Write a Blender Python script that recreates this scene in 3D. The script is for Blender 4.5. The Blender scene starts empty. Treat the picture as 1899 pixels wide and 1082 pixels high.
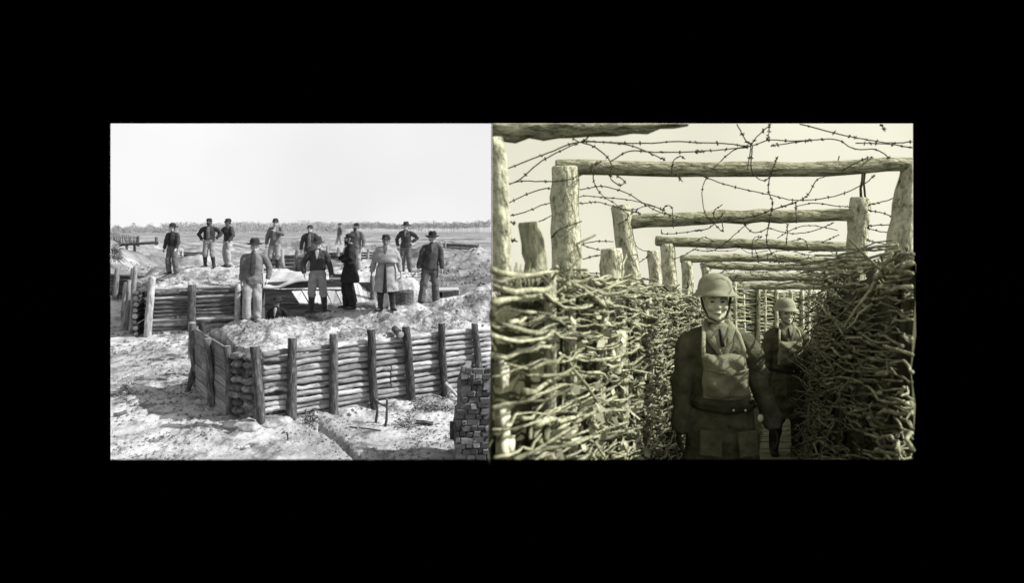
import bpy, bmesh, math, random
import numpy as np
from mathutils import Vector, Matrix, Quaternion

random.seed(11)
rng = np.random.default_rng(11)
R = math.radians
sc = bpy.context.scene
col = sc.collection

# ------------------------------------------------------------------ camera, sky, sun, exposure
F, CX, HY, ZC = 1300.0, 949.5, 412.0, 3.7        # focal length and horizon in photo pixels, camera height above the fort's yard
cam = bpy.data.cameras.new('camera')
cam.sensor_width = 36.0
cam.lens = F / 1899 * 36.0
cam.shift_y = -(541.0 - HY) / 1899.0
cam.clip_start = 0.05
cam.clip_end = 3000
cam.dof.use_dof = True
cam.dof.focus_distance = 8.5
cam.dof.aperture_fstop = 2.2
co = bpy.data.objects.new('camera', cam)
co.location = (0, 0, ZC)
co.rotation_euler = (R(90), 0, 0)
col.objects.link(co)
sc.camera = co

SUN_DIR = Vector((0.98, -0.08, 0)).normalized()      # horizontal direction towards the sun
SUN_EL = R(41)
w = bpy.data.worlds.new('World')
sc.world = w
w.use_nodes = True
nt = w.node_tree
bg = nt.nodes['Background']
sky = nt.nodes.new('ShaderNodeTexSky')
sky.sky_type = 'NISHITA'
sky.sun_disc = False
sky.sun_elevation = SUN_EL
sky.sun_rotation = math.atan2(SUN_DIR.x, SUN_DIR.y)
bw = nt.nodes.new('ShaderNodeRGBToBW')              # a black-and-white picture: daylight without hue
nt.links.new(sky.outputs[0], bw.inputs[0])
nt.links.new(bw.outputs[0], bg.inputs[0])
bg.inputs[1].default_value = 0.15

sl = bpy.data.lights.new('sun', 'SUN')
sl.energy = 3.3
sl.angle = R(0.5)
so = bpy.data.objects.new('sun', sl)
sv = Vector((SUN_DIR.x * math.cos(SUN_EL), SUN_DIR.y * math.cos(SUN_EL), math.sin(SUN_EL)))
so.rotation_euler = sv.to_track_quat('Z', 'Y').to_euler()
so.location = (20, 0, 30)
col.objects.link(so)

sc.view_settings.view_transform = 'Standard'
sc.view_settings.look = 'None'
sc.view_settings.gamma = 1.0
sc.view_settings.use_curve_mapping = False
sc.view_settings.exposure = 1.08
sc.render.engine = 'CYCLES'
sc.cycles.use_denoising = True
sc.cycles.max_bounces = 5

# ------------------------------------------------------------------ helpers
def ray(px, py, d):
    return Vector(((px - CX) / F * d, d, ZC - (py - HY) / F * d))

def T(s, v, ww):                                    # a point of the covered trench: s ahead, v to the right of its middle, ww above the eye line
    return Vector((0.389 * s + v, s, ZC - 0.145 * s + ww))

def TP(px, py, s):                                  # a pixel of the right picture at distance s
    return ray(px, py, s)

def pix(p):
    return CX + F * p[0] / p[1], HY + F * (ZC - p[2]) / p[1]

def tag(o, label=None, cat=None, group=None, kind=None):
    if label: o['label'] = label
    if cat: o['category'] = cat
    if group: o['group'] = group
    if kind: o['kind'] = kind
    return o

def empty(name, loc, label=None, cat=None, group=None, rz=0):
    o = bpy.data.objects.new(name, None)
    o.empty_display_size = 0.1
    o.location = loc
    o.rotation_euler = (0, 0, rz)
    col.objects.link(o)
    return tag(o, label, cat, group)

def g(v): return (v, v, v, 1)
def sp(v):                                          # sepia-green tone of the right-hand photograph
    t = min(1, v ** 0.5)
    return (v, v * (1.03 - 0.08 * t), v * (0.50 + 0.26 * t), 1)

def mat(name, stops, scale=8, stretch=(1, 1, 1), detail=6, rough=0.9, bump=0.35, bscale=None, spec=0.12, vary=0.3, coord='Object', nrough=0.6, dist=0.02, macro=None):
    m = bpy.data.materials.new(name)
    m.use_nodes = True
    n = m.node_tree.nodes; l = m.node_tree.links
    b = n['Principled BSDF']
    b.inputs['Roughness'].default_value = rough
    b.inputs['Specular IOR Level'].default_value = spec
    tc = n.new('ShaderNodeTexCoord'); mp = n.new('ShaderNodeMapping')
    mp.inputs['Scale'].default_value = stretch
    l.new(tc.outputs[coord], mp.inputs[0])
    oi = n.new('ShaderNodeObjectInfo')
    ad = n.new('ShaderNodeVectorMath'); ad.operation = 'ADD'
    mu = n.new('ShaderNodeMath'); mu.operation = 'MULTIPLY'; mu.inputs[1].default_value = 37.0 if coord == 'Object' else 0.0
    l.new(oi.outputs['Random'], mu.inputs[0])
    l.new(mp.outputs[0], ad.inputs[0]); l.new(mu.outputs[0], ad.inputs[1])
    nz = n.new('ShaderNodeTexNoise')
    nz.inputs['Scale'].default_value = scale; nz.inputs['Detail'].default_value = detail; nz.inputs['Roughness'].default_value = nrough
    l.new(ad.outputs[0], nz.inputs['Vector'])
    cr = n.new('ShaderNodeValToRGB')
    e = cr.color_ramp.elements
    while len(e) < len(stops): e.new(0.5)
    for i, (p, c) in enumerate(stops):
        e[i].position = p; e[i].color = c
    l.new(nz.outputs['Fac'], cr.inputs[0])
    last = cr.outputs[0]
    if macro:                                       # broad patches of darker soil
        sc_, st_, lo_, hi_ = macro
        m2 = n.new('ShaderNodeMapping'); m2.inputs['Scale'].default_value = st_; l.new(tc.outputs[coord], m2.inputs[0])
        n2_ = n.new('ShaderNodeTexNoise'); n2_.inputs['Scale'].default_value = sc_; n2_.inputs['Detail'].default_value = 5; n2_.inputs['Roughness'].default_value = .65
        l.new(m2.outputs[0], n2_.inputs['Vector'])
        r2 = n.new('ShaderNodeMapRange'); r2.inputs['From Min'].default_value = .38; r2.inputs['From Max'].default_value = .60
        r2.inputs['To Min'].default_value = lo_; r2.inputs['To Max'].default_value = hi_
        l.new(n2_.outputs['Fac'], r2.inputs[0])
        v2 = n.new('ShaderNodeVectorMath'); v2.operation = 'SCALE'; l.new(last, v2.inputs[0]); l.new(r2.outputs[0], v2.inputs['Scale']); last = v2.outputs[0]
    if vary:
        mr = n.new('ShaderNodeMapRange')
        mr.inputs['To Min'].default_value = 1 - vary; mr.inputs['To Max'].default_value = 1 + vary
        l.new(oi.outputs['Random'], mr.inputs[0])
        vm = n.new('ShaderNodeVectorMath'); vm.operation = 'SCALE'
        l.new(last, vm.inputs[0]); l.new(mr.outputs[0], vm.inputs['Scale'])
        last = vm.outputs[0]
    l.new(last, b.inputs['Base Color'])
    if bump:
        nb = n.new('ShaderNodeTexNoise')
        nb.inputs['Scale'].default_value = bscale or scale * 2.5; nb.inputs['Detail'].default_value = 5
        l.new(ad.outputs[0], nb.inputs['Vector'])
        bp = n.new('ShaderNodeBump'); bp.inputs['Strength'].default_value = bump; bp.inputs['Distance'].default_value = dist
        l.new(nb.outputs['Fac'], bp.inputs['Height']); l.new(bp.outputs[0], b.inputs['Normal'])
    return m

def emit(name, c, strength=1.0, c2=None, scale=0.01, pos=(0.35, 0.7)):
    m = bpy.data.materials.new(name); m.use_nodes = True
    n = m.node_tree.nodes; l = m.node_tree.links
    n.remove(n['Principled BSDF'])
    e = n.new('ShaderNodeEmission'); e.inputs[1].default_value = strength
    tc = n.new('ShaderNodeTexCoord'); nz = n.new('ShaderNodeTexNoise'); nz.inputs['Scale'].default_value = scale; nz.inputs['Detail'].default_value = 3
    l.new(tc.outputs['Object'], nz.inputs['Vector'])
    cr = n.new('ShaderNodeValToRGB'); cr.color_ramp.elements[0].color = c; cr.color_ramp.elements[1].color = c2 or c
    cr.color_ramp.elements[0].position = pos[0]; cr.color_ramp.elements[1].position = pos[1]
    l.new(nz.outputs[0], cr.inputs[0]); l.new(cr.outputs[0], e.inputs[0])
    l.new(e.outputs[0], n['Material Output'].inputs[0])
    return m

class MB:
    def __init__(s): s.v = []; s.f = []; s.mi = []
    def add(s, vs, fs, mi=0):
        o = len(s.v); s.v.extend([tuple(x) for x in vs])
        for f in fs: s.f.append(tuple(i + o for i in f)); s.mi.append(mi)
    def tube(s, pts, rad, n=8, cap=True, up=None, capmi=0, jit=0.0, tw=0.0, mi=0, round_ends=False):
        pts = [Vector(p) for p in pts]
        rr = [(r, r) if not isinstance(r, (tuple, list)) else r for r in rad]
        if round_ends:
            d0 = (pts[0] - pts[1]).normalized(); d1 = (pts[-1] - pts[-2]).normalized()
            e0 = min(rr[0]); e1 = min(rr[-1])
            P = []; Q = []
            for a in (75, 50, 25):
                P.append(pts[0] + d0 * e0 * math.sin(R(a))); Q.append((rr[0][0] * math.cos(R(a)), rr[0][1] * math.cos(R(a))))
            P += pts; Q += rr
            for a in (25, 50, 75):
                P.append(pts[-1] + d1 * e1 * math.sin(R(a))); Q.append((rr[-1][0] * math.cos(R(a)), rr[-1][1] * math.cos(R(a))))
            pts, rr = P, Q
        k = len(pts)
        tan = []
        for i in range(k):
            d = pts[min(i + 1, k - 1)] - pts[max(i - 1, 0)]
            tan.append(d.normalized() if d.length > 1e-9 else Vector((0, 0, 1)))
        u = Vector(up) if up else (Vector((0, 0, 1)) if abs(tan[0].z) < 0.9 else Vector((0, 1, 0)))
        vs = []
        for i in range(k):
            x = u.cross(tan[i])
            if x.length < 1e-6: x = Vector((1, 0, 0)).cross(tan[i])
            x.normalize(); y = tan[i].cross(x); 
            if not up: u = y
            for j in range(n):
                a = 2 * math.pi * j / n + tw * i
                q = 1 + (random.uniform(-jit, jit) if jit else 0)
                vs.append(pts[i] + x * (rr[i][0] * math.cos(a) * q) + y * (rr[i][1] * math.sin(a) * q))
        fs = []
        for i in range(k - 1):
            for j in range(n):
                a = i * n + j; b = i * n + (j + 1) % n
                fs.append((a, b, b + n, a + n))
        s.add(vs, fs, mi)
        o = len(s.v) - len(vs)
        if cap:
            s.f.append(tuple(o + j for j in reversed(range(n)))); s.mi.append(capmi)
            s.f.append(tuple(o + (k - 1) * n + j for j in range(n))); s.mi.append(capmi)
    def ball(s, c, r, n=14, m=9, rot=None, jit=0, mi=0):
        r = r if isinstance(r, (tuple, list)) else (r, r, r)
        c = Vector(c); vs = []
        for i in range(m + 1):
            th = math.pi * i / m
            for j in range(n):
                ph = 2 * math.pi * j / n
                q = 1 + (random.uniform(-jit, jit) if jit else 0)
                p = Vector((r[0] * math.sin(th) * math.cos(ph) * q, r[1] * math.sin(th) * math.sin(ph) * q, r[2] * math.cos(th) * q))
                if i in (0, m):
                    p = Vector((0, 0, r[2] * (1 if i == 0 else -1)))
                    if j: continue
                if rot: p = rot @ p
                vs.append(c + p)
        fs = []
        def idx(i, j): return 0 if i == 0 else (1 + (m - 1) * n if i == m else 1 + (i - 1) * n + j % n)
        for i in range(m):
            for j in range(n):
                q = [idx(i, j), idx(i + 1, j), idx(i + 1, j + 1), idx(i, j + 1)]
                q2 = []
                for t in q:
                    if t not in q2: q2.append(t)
                fs.append(tuple(q2))
        s.add(vs, fs, mi)
    def box(s, c, size, rot=None, jit=0.0, mi=0):
        c = Vector(c); vs = []
        for dz in (-.5, .5):
            for dx, dy in ((-.5, -.5), (.5, -.5), (.5, .5), (-.5, .5)):
                p = Vector((dx * size[0], dy * size[1], dz * size[2]))
                if jit: p += Vector((random.uniform(-jit, jit), random.uniform(-jit, jit), random.uniform(-jit, jit)))
                if rot: p = rot @ p
                vs.append(c + p)
        s.add(vs, [(3, 2, 1, 0), (4, 5, 6, 7), (0, 1, 5, 4), (1, 2, 6, 5), (2, 3, 7, 6), (3, 0, 4, 7)], mi)
    def lathe(s, prof, n=24, c=(0, 0, 0), fn=None, mi=0):          # prof: (r, z); fn(x,y,z,theta) -> point
        vs = []
        for r, z in prof:
            for j in range(n):
                a = 2 * math.pi * j / n
                p = (r * math.cos(a), r * math.sin(a), z)
                vs.append(fn(*p, a) if fn else p)
        vs = [Vector(v) + Vector(c) for v in vs]
        fs = []
        k = len(prof)
        for i in range(k - 1):
            for j in range(n):
                a = i * n + j; b = i * n + (j + 1) % n
                fs.append((a, b, b + n, a + n))
        fs.append(tuple(reversed(range(n)))); fs.append(tuple((k - 1) * n + j for j in range(n)))
        s.add(vs, fs, mi)
    def mesh(s, name, smooth=True):
        me = bpy.data.meshes.new(name)
        me.from_pydata(s.v, [], s.f)
        me.polygons.foreach_set('material_index', s.mi)
        if smooth: me.polygons.foreach_set('use_smooth', [True] * len(s.f))
        me.update()
        return me
    def build(s, name, mats, parent=None, smooth=True, loc=(0, 0, 0), rot=None):
        me = s.mesh(name, smooth)
        for m in (mats if isinstance(mats, (list, tuple)) else [mats]): me.materials.append(m)
        o = bpy.data.objects.new(name, me)
        o.location = loc
        if rot is not None:
            o.rotation_mode = 'QUATERNION'; o.rotation_quaternion = rot
        col.objects.link(o)
        if parent: o.parent = parent
        return o

def wlog(name, a, b, r0, r1, mats, parent=None, n=10, rings=6, wob=0.02, jit=0.05, bev=True):
    """a log from a to b (world); its mesh runs along its own Z"""
    a = Vector(a); b = Vector(b); d = b - a; L = d.length
    m = MB(); pts = []; rad = []
    ox, oy = random.uniform(-1, 1), random.uniform(-1, 1)
    for i in range(rings + 1):
        t = i / rings
        ww = wob * math.sin(math.pi * t)
        pts.append((ox * ww + random.uniform(-.3, .3) * wob * (0 < i < rings), oy * ww + random.uniform(-.3, .3) * wob * (0 < i < rings), L * t))
        rad.append((r0 + (r1 - r0) * t) * random.uniform(0.95, 1.05))
    if bev:
        pts.insert(0, (pts[0][0], pts[0][1], 0.0)); rad.insert(0, rad[0] * 0.86); pts[1] = (pts[1][0], pts[1][1], r0 * 0.15)
        pts.append((pts[-1][0], pts[-1][1], L)); rad.append(rad[-1] * 0.86); pts[-2] = (pts[-2][0], pts[-2][1], L - r1 * 0.15)
    m.tube(pts, rad, n=n, capmi=1 if isinstance(mats, list) and len(mats) > 1 else 0, jit=jit)
    q = d.to_track_quat('Z', 'Y')
    loc = a - (parent.location if parent else Vector((0, 0, 0)))
    return m.build(name, mats, parent, loc=loc, rot=q)

def clip_obj(o, planes):
    """cut a thing where its picture's stage ends: planes = (point, outward normal) in world space"""
    mw = Matrix.LocRotScale(o.location + (o.parent.location if o.parent else Vector()), o.rotation_quaternion if o.rotation_mode == 'QUATERNION' else o.rotation_euler, o.scale)
    inv = mw.inverted()
    bm = bmesh.new(); bm.from_mesh(o.data)
    for p, nrm in planes:
        lp = inv @ Vector(p); ln = (inv.to_3x3() @ Vector(nrm)).normalized()
        r = bmesh.ops.bisect_plane(bm, geom=bm.verts[:] + bm.edges[:] + bm.faces[:], plane_co=lp, plane_no=ln, clear_outer=True)
        ed = [e for e in bm.edges if e.is_boundary]
        if ed: bmesh.ops.holes_fill(bm, edges=ed, sides=0)
    bm.to_mesh(o.data); bm.free(); o.data.update()

C0 = Vector((0, 0, ZC))
def edge_left(px): a = (px - CX) / F; return (C0, Vector((-1, a, 0)))      # keeps what lies right of px
def edge_right(px): a = (px - CX) / F; return (C0, Vector((1, -a, 0)))
def edge_top(py): a = -(py - HY) / F; return (C0, Vector((0, -a, 1)))
LX0, LX1, RX0, RX1, TOPY = 205, 911, 912.5, 1693, 229

def clip_poly(pts, x0, x1, y0=TOPY):
    """longest run of a polyline inside a picture's stage"""
    best = []; cur = []
    def ok(p):
        u, v = pix(p); return x0 <= u <= x1 and v >= y0
    for i, p in enumerate(pts):
        if ok(p):
            if not cur and i > 0:
                a, b = Vector(pts[i - 1]), Vector(p)
                for _ in range(8):
                    m_ = (a + b) / 2
                    if ok(m_): b = m_
                    else: a = m_
                if (b - Vector(p)).length > 1e-3: cur.append(b)
            cur.append(Vector(p))
        else:
            if cur:
                a, b = cur[-1], Vector(p)
                for _ in range(8):
                    m_ = (a + b) / 2
                    if ok(m_): a = m_
                    else: b = m_
                if (a - cur[-1]).length > 1e-3: cur.append(a)
                if len(cur) > len(best): best = cur
            cur = []
    if len(cur) > len(best): best = cur
    return best

def vnoise(x, y, seed=0):
    """smooth value noise, vectorised"""
    xi = np.floor(x).astype(np.int64); yi = np.floor(y).astype(np.int64)
    fx = x - xi; fy = y - yi
    fx = fx * fx * (3 - 2 * fx); fy = fy * fy * (3 - 2 * fy)
    def h(a, b):
        n = (a * 374761393 + b * 668265263 + seed * 1442695041) & 0xffffffff
        n = ((n ^ (n >> 13)) * 1274126177) & 0xffffffff
        return ((n ^ (n >> 16)) & 0xffff) / 65535.0
    return (h(xi, yi) * (1 - fx) + h(xi + 1, yi) * fx) * (1 - fy) + (h(xi, yi + 1) * (1 - fx) + h(xi + 1, yi + 1) * fx) * fy - 0.5

def fbm(x, y, f, oct=4, seed=0):
    r = 0; a = 1
    for i in range(oct):
        r = r + a * vnoise(x * f, y * f, seed + i); f *= 2.03; a *= 0.55
    return r

def sstep(a, b, x):
    t = np.clip((x - a) / (b - a), 0, 1); return t * t * (3 - 2 * t)

# ------------------------------------------------------------------ materials
M = {}
# left photograph: black and white
M['earth'] = mat('pale_earth', [(0.31, g(.07)), (0.39, g(.20)), (0.49, g(.40)), (0.75, g(.54))], scale=2.0, detail=12, nrough=.66, bump=.8, bscale=9, vary=0, rough=1, spec=0, dist=.06, macro=(.35, (.6, .8, 1), .5, 1.08))
M['field'] = mat('dry_field', [(0.30, g(.06)), (0.42, g(.15)), (0.52, g(.26)), (0.75, g(.42))], scale=.55, stretch=(.5, 1, 1), detail=13, nrough=.75, bump=.9, bscale=5, vary=0, rough=1, spec=0, dist=.12, macro=(.06, (.5, 1.6, 1), .5, 1.25))
M['mound_front'] = mat('mound_front_earth', [(0.30, g(.05)), (0.42, g(.15)), (0.52, g(.30)), (0.68, g(.50))], scale=2.6, detail=13, nrough=.74, bump=1.0, bscale=12, vary=0, rough=1, spec=0, dist=.07, macro=(.8, (1, 1, 1), .6, 1.15))  # darker earth tone for the front slopes of the mounds
M['clod'] = mat('earth_clods', [(0.3, g(.05)), (0.6, g(.22))], scale=5, bump=.4, vary=0, rough=1, spec=0)
M['straw'] = mat('dry_straw', [(0.3, g(.10)), (0.7, g(.30))], scale=3, bump=0, vary=0, rough=1, spec=0)
M['log'] = mat('peeled_log', [(0.30, g(.04)), (0.42, g(.17)), (0.60, g(.34)), (0.8, g(.46))], scale=3.4, stretch=(3, 3, .9), detail=10, bump=.7, bscale=9, vary=.45, nrough=.68)
M['bark'] = mat('bark_post', [(0.32, g(.02)), (0.52, g(.075)), (0.75, g(.22))], scale=8, stretch=(3, 3, .7), detail=10, bump=1.0, bscale=10, vary=.3, dist=.035, nrough=.7)
M['grain'] = mat('log_end', [(0.3, g(.14)), (0.7, g(.42))], scale=14, bump=.3, vary=.25)
M['plank'] = mat('weathered_plank', [(0.3, g(.10)), (0.7, g(.26))], scale=3, stretch=(8, 8, .8), detail=8, bump=.4, vary=.35)
M['plank_pale'] = mat('sawn_plank', [(0.3, g(.30)), (0.7, g(.50))], scale=3, stretch=(8, 8, .8), detail=8, bump=.25, vary=.2)
M['plank_dark'] = mat('dark_plank', [(0.3, g(.05)), (0.7, g(.13))], scale=3, stretch=(8, 8, .8), detail=8, bump=.3, vary=.3)
M['canvas'] = mat('canvas', [(0.3, g(.28)), (0.7, g(.46))], scale=6, bump=.3, vary=0, detail=9)
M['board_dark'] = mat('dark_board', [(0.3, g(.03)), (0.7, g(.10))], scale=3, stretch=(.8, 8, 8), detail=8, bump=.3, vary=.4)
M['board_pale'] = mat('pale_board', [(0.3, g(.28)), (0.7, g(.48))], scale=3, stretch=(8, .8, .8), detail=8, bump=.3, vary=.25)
M['bag'] = mat('burlap', [(0.3, g(.04)), (0.5, g(.12)), (0.75, g(.30))], scale=11, detail=9, bump=.8, vary=.35, dist=.03)
M['brick'] = mat('old_brick', [(0.3, g(.09)), (0.5, g(.27)), (0.75, g(.50))], scale=14, detail=11, bump=1.0, vary=.4, dist=.03, nrough=.7)
M['mortar'] = mat('mortar', [(0.3, g(.12)), (0.7, g(.26))], scale=12, bump=.6, vary=0)
M['tree'] = mat('hazed_far_pine', [(0.3, g(.17)), (0.7, g(.30))], scale=.12, bump=0, vary=0, rough=1, spec=0)  # pale grey: distance haze painted into the trees' colour
M['brush'] = mat('brushwood', [(0.3, g(.05)), (0.7, g(.2))], scale=3, bump=0, vary=.2)
M['iron'] = mat('iron', [(0.3, g(.015)), (0.7, g(.03))], scale=9, bump=.2, vary=0, rough=.6)
M['skin'] = mat('skin_grey', [(0.3, g(.28)), (0.7, g(.40))], scale=9, bump=.1, vary=.15, rough=.7)
M['skin_dark'] = mat('skin_tanned_grey', [(0.3, g(.12)), (0.7, g(.18))], scale=9, bump=.1, vary=.1, rough=.7)
M['hair'] = mat('hair_dark', [(0.3, g(.012)), (0.7, g(.035))], scale=40, bump=.5, vary=0)
M['cloth_black'] = mat('wool_black', [(0.3, g(.010)), (0.7, g(.022))], scale=9, bump=.35, vary=.1, bscale=40)
M['cloth_dark'] = mat('wool_dark', [(0.3, g(.026)), (0.7, g(.055))], scale=9, bump=.35, vary=.25, bscale=40)
M['cloth_mid'] = mat('wool_mid', [(0.3, g(.07)), (0.7, g(.13))], scale=9, bump=.35, vary=.2, bscale=40)
M['cloth_light'] = mat('wool_light', [(0.3, g(.17)), (0.7, g(.28))], scale=7, bump=.35, vary=.15, bscale=40)
M['cloth_pale'] = mat('linen_pale', [(0.3, g(.20)), (0.7, g(.33))], scale=7, bump=.3, vary=.1, bscale=40)
M['leather'] = mat('boot_leather', [(0.3, g(.012)), (0.7, g(.045))], scale=12, bump=.3, vary=.2, rough=.7, spec=.2)
M['shoe_dusty'] = mat('dusty_shoe', [(0.3, g(.16)), (0.7, g(.34))], scale=12, bump=.3, vary=.2)
M['felt'] = mat('hat_felt', [(0.3, g(.014)), (0.7, g(.032))], scale=12, bump=.2, vary=.3)
# right photograph: sepia green
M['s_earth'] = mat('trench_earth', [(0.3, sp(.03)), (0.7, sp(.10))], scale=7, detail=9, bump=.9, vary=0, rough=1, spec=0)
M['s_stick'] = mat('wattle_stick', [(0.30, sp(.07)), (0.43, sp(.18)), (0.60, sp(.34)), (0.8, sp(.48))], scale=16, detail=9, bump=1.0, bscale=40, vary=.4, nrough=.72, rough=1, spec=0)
M['s_stick_dark'] = mat('wattle_stick_dark', [(0.3, sp(.05)), (0.5, sp(.18)), (0.75, sp(.40))], scale=16, detail=9, bump=1.0, bscale=40, vary=.6, nrough=.72, rough=1, spec=0)  # darker stick tone; puts shade into the right wall's colour
M['s_bark'] = mat('pine_post', [(0.34, sp(.06)), (0.43, sp(.26)), (0.52, sp(.46)), (0.72, sp(.62))], scale=17, stretch=(1.3, 1.3, .7), detail=11, bump=1.0, bscale=16, vary=.12, nrough=.78, dist=.06, spec=0, rough=1)
M['s_beam'] = mat('pine_beam', [(0.33, sp(.05)), (0.43, sp(.17)), (0.54, sp(.31)), (0.75, sp(.44))], scale=13, stretch=(1.8, 1.8, .6), detail=11, bump=1.0, bscale=16, vary=.12, nrough=.78, dist=.06, spec=0, rough=1)
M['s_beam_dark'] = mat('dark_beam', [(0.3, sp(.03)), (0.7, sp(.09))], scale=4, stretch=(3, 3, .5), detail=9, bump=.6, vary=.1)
M['s_grain'] = mat('pine_end', [(0.3, sp(.2)), (0.7, sp(.45))], scale=14, bump=.3, vary=.1)
M['s_wire'] = mat('barbed_wire', [(0.3, sp(.03)), (0.7, sp(.07))], scale=9, bump=0, vary=0, rough=.8)
M['s_bag'] = mat('pale_sandbag', [(0.3, sp(.45)), (0.7, sp(.68))], scale=9, bump=.5, vary=.1)
M['s_board'] = mat('duckboard', [(0.3, sp(.14)), (0.7, sp(.30))], scale=5, stretch=(1, 6, 6), bump=.4, vary=.2)
M['s_leaf'] = mat('dry_leaf', [(0.3, sp(.18)), (0.7, sp(.5))], scale=5, bump=0, vary=.2)
M['s_wool'] = mat('olive_wool', [(0.3, sp(.055)), (0.7, sp(.12))], scale=12, detail=9, bump=.8, vary=.1, bscale=16, dist=.03)
M['s_khaki'] = mat('khaki_canvas', [(0.3, sp(.13)), (0.7, sp(.23))], scale=10, bump=.35, vary=.05, bscale=70)
M['s_shirt'] = mat('khaki_shirt', [(0.3, sp(.16)), (0.7, sp(.26))], scale=10, bump=.3, vary=.05, bscale=70)
M['s_webbing'] = mat('webbing', [(0.3, sp(.22)), (0.7, sp(.36))], scale=30, bump=.3, vary=0)
M['s_skin'] = mat('skin_sepia', [(0.3, sp(.36)), (0.5, sp(.50)), (0.7, sp(.60))], scale=34, detail=6, bump=.35, vary=.05, rough=.7, spec=.15, bscale=90, dist=.006)
M['s_helmet'] = mat('helmet_steel', [(0.3, sp(.17)), (0.7, sp(.26))], scale=18, bump=.15, vary=.05, rough=.7, spec=.2, bscale=120)
M['s_dark'] = mat('sepia_dark', [(0.3, sp(.008)), (0.7, sp(.016))], scale=9, bump=0, vary=0, rough=.5)
M['s_leather'] = mat('sepia_leather', [(0.3, sp(.02)), (0.7, sp(.05))], scale=12, bump=.3, vary=0, rough=.6)
M['s_metal'] = mat('bright_metal', [(0.3, sp(.6)), (0.7, sp(.75))], scale=12, bump=0, vary=0, rough=.35, spec=.5)
# the surround
mb_ = bpy.data.materials.new('black_surround'); mb_.use_nodes = True
b_ = mb_.node_tree.nodes['Principled BSDF']
b_.inputs['Base Color'].default_value = (0, 0, 0, 1); b_.inputs['Roughness'].default_value = 1; b_.inputs['Specular IOR Level'].default_value = 0
M['black'] = mb_

# ------------------------------------------------------------------ the black surround and the two skies
m = MB()
m.box((0, 545, -30), (900, 2, 640))
tag(m.build('backdrop', M['black'], smooth=False), kind='structure')
m = MB()
m.box((0, 0.0, ZC - 0.763 - 0.1), (8, 2 * 0.763 * F / 441.0, 0.2))          # black deck added under the camera to mask the view below the sets
tag(m.build('border_deck', M['black'], smooth=False), kind='structure')

def sky_panel(x0, x1, y0, y1, d, mt):
    m = MB(); nx = 8
    vs = []; fs = []
    for dd in (0, 0.3):
        for i in range(nx + 1):
            p = x0 + (x1 - x0) * i / nx
            vs.append(ray(p, y1, d) + Vector((0, dd, 0))); vs.append(ray(p, y0, d) + Vector((0, dd, 0)))
    k = 2 * (nx + 1)
    for i in range(nx):
        a = 2 * i
        fs.append((a, a + 2, a + 3, a + 1)); fs.append((k + a, k + a + 1, k + a + 3, k + a + 2))
        fs.append((a + 1, a + 3, k + a + 3, k + a + 1)); fs.append((a, k + a, k + a + 2, a + 2))
    m.add(vs, fs)
    return tag(m.build('sky', mt, smooth=False), kind='structure')
sky_panel(LX0, LX1, TOPY, 470, 520, emit('pale_sky', g(.40), 1, g(.485), .004))
sky_panel(912, RX1, TOPY, 640, 60, emit('cream_sky', (.365, .356, .285, 1), 1, (.445, .432, .352, 1), .05))

# ------------------------------------------------------------------ left: the fort's yard and its earth mounds
FA = np.array((-4.53, 12.55)); FU = np.array((3.05, 2.35)); FL = np.linalg.norm(FU); FU = FU / FL; FN = np.array((-FU[1], FU[0]))
LA = np.array((-5.25, 13.0)); LU = np.array((-6.91, 15.37)) - LA; LL = np.linalg.norm(LU); LU = LU / LL; LN = np.array((LU[1], -LU[0]))
CU = (FA - LA) / np.linalg.norm(FA - LA); CN = np.array((-CU[1], CU[0]))
RA = np.array((-11.67, 22.6)); RU = np.array((3.27, 1.2)); RU = RU / np.linalg.norm(RU); RN = np.array((-RU[1], RU[0]))
BLN = np.array((0.8, 0.6))
cpx = [330, 385, 420, 470, 530, 590, 650, 720, 800, 860, 911]
cdp = [15.0, 15.0, 14.8, 14.8, 15.6, 16.4, 16.3, 16.0, 16.9, 17.3, 17.7]
cyy = [640, 622, 606, 596, 588, 582, 577, 575, 564, 545, 526]
czz = [ZC - (y - HY) * d / F for y, d in zip(cyy, cdp)]
ANCH = []
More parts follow.
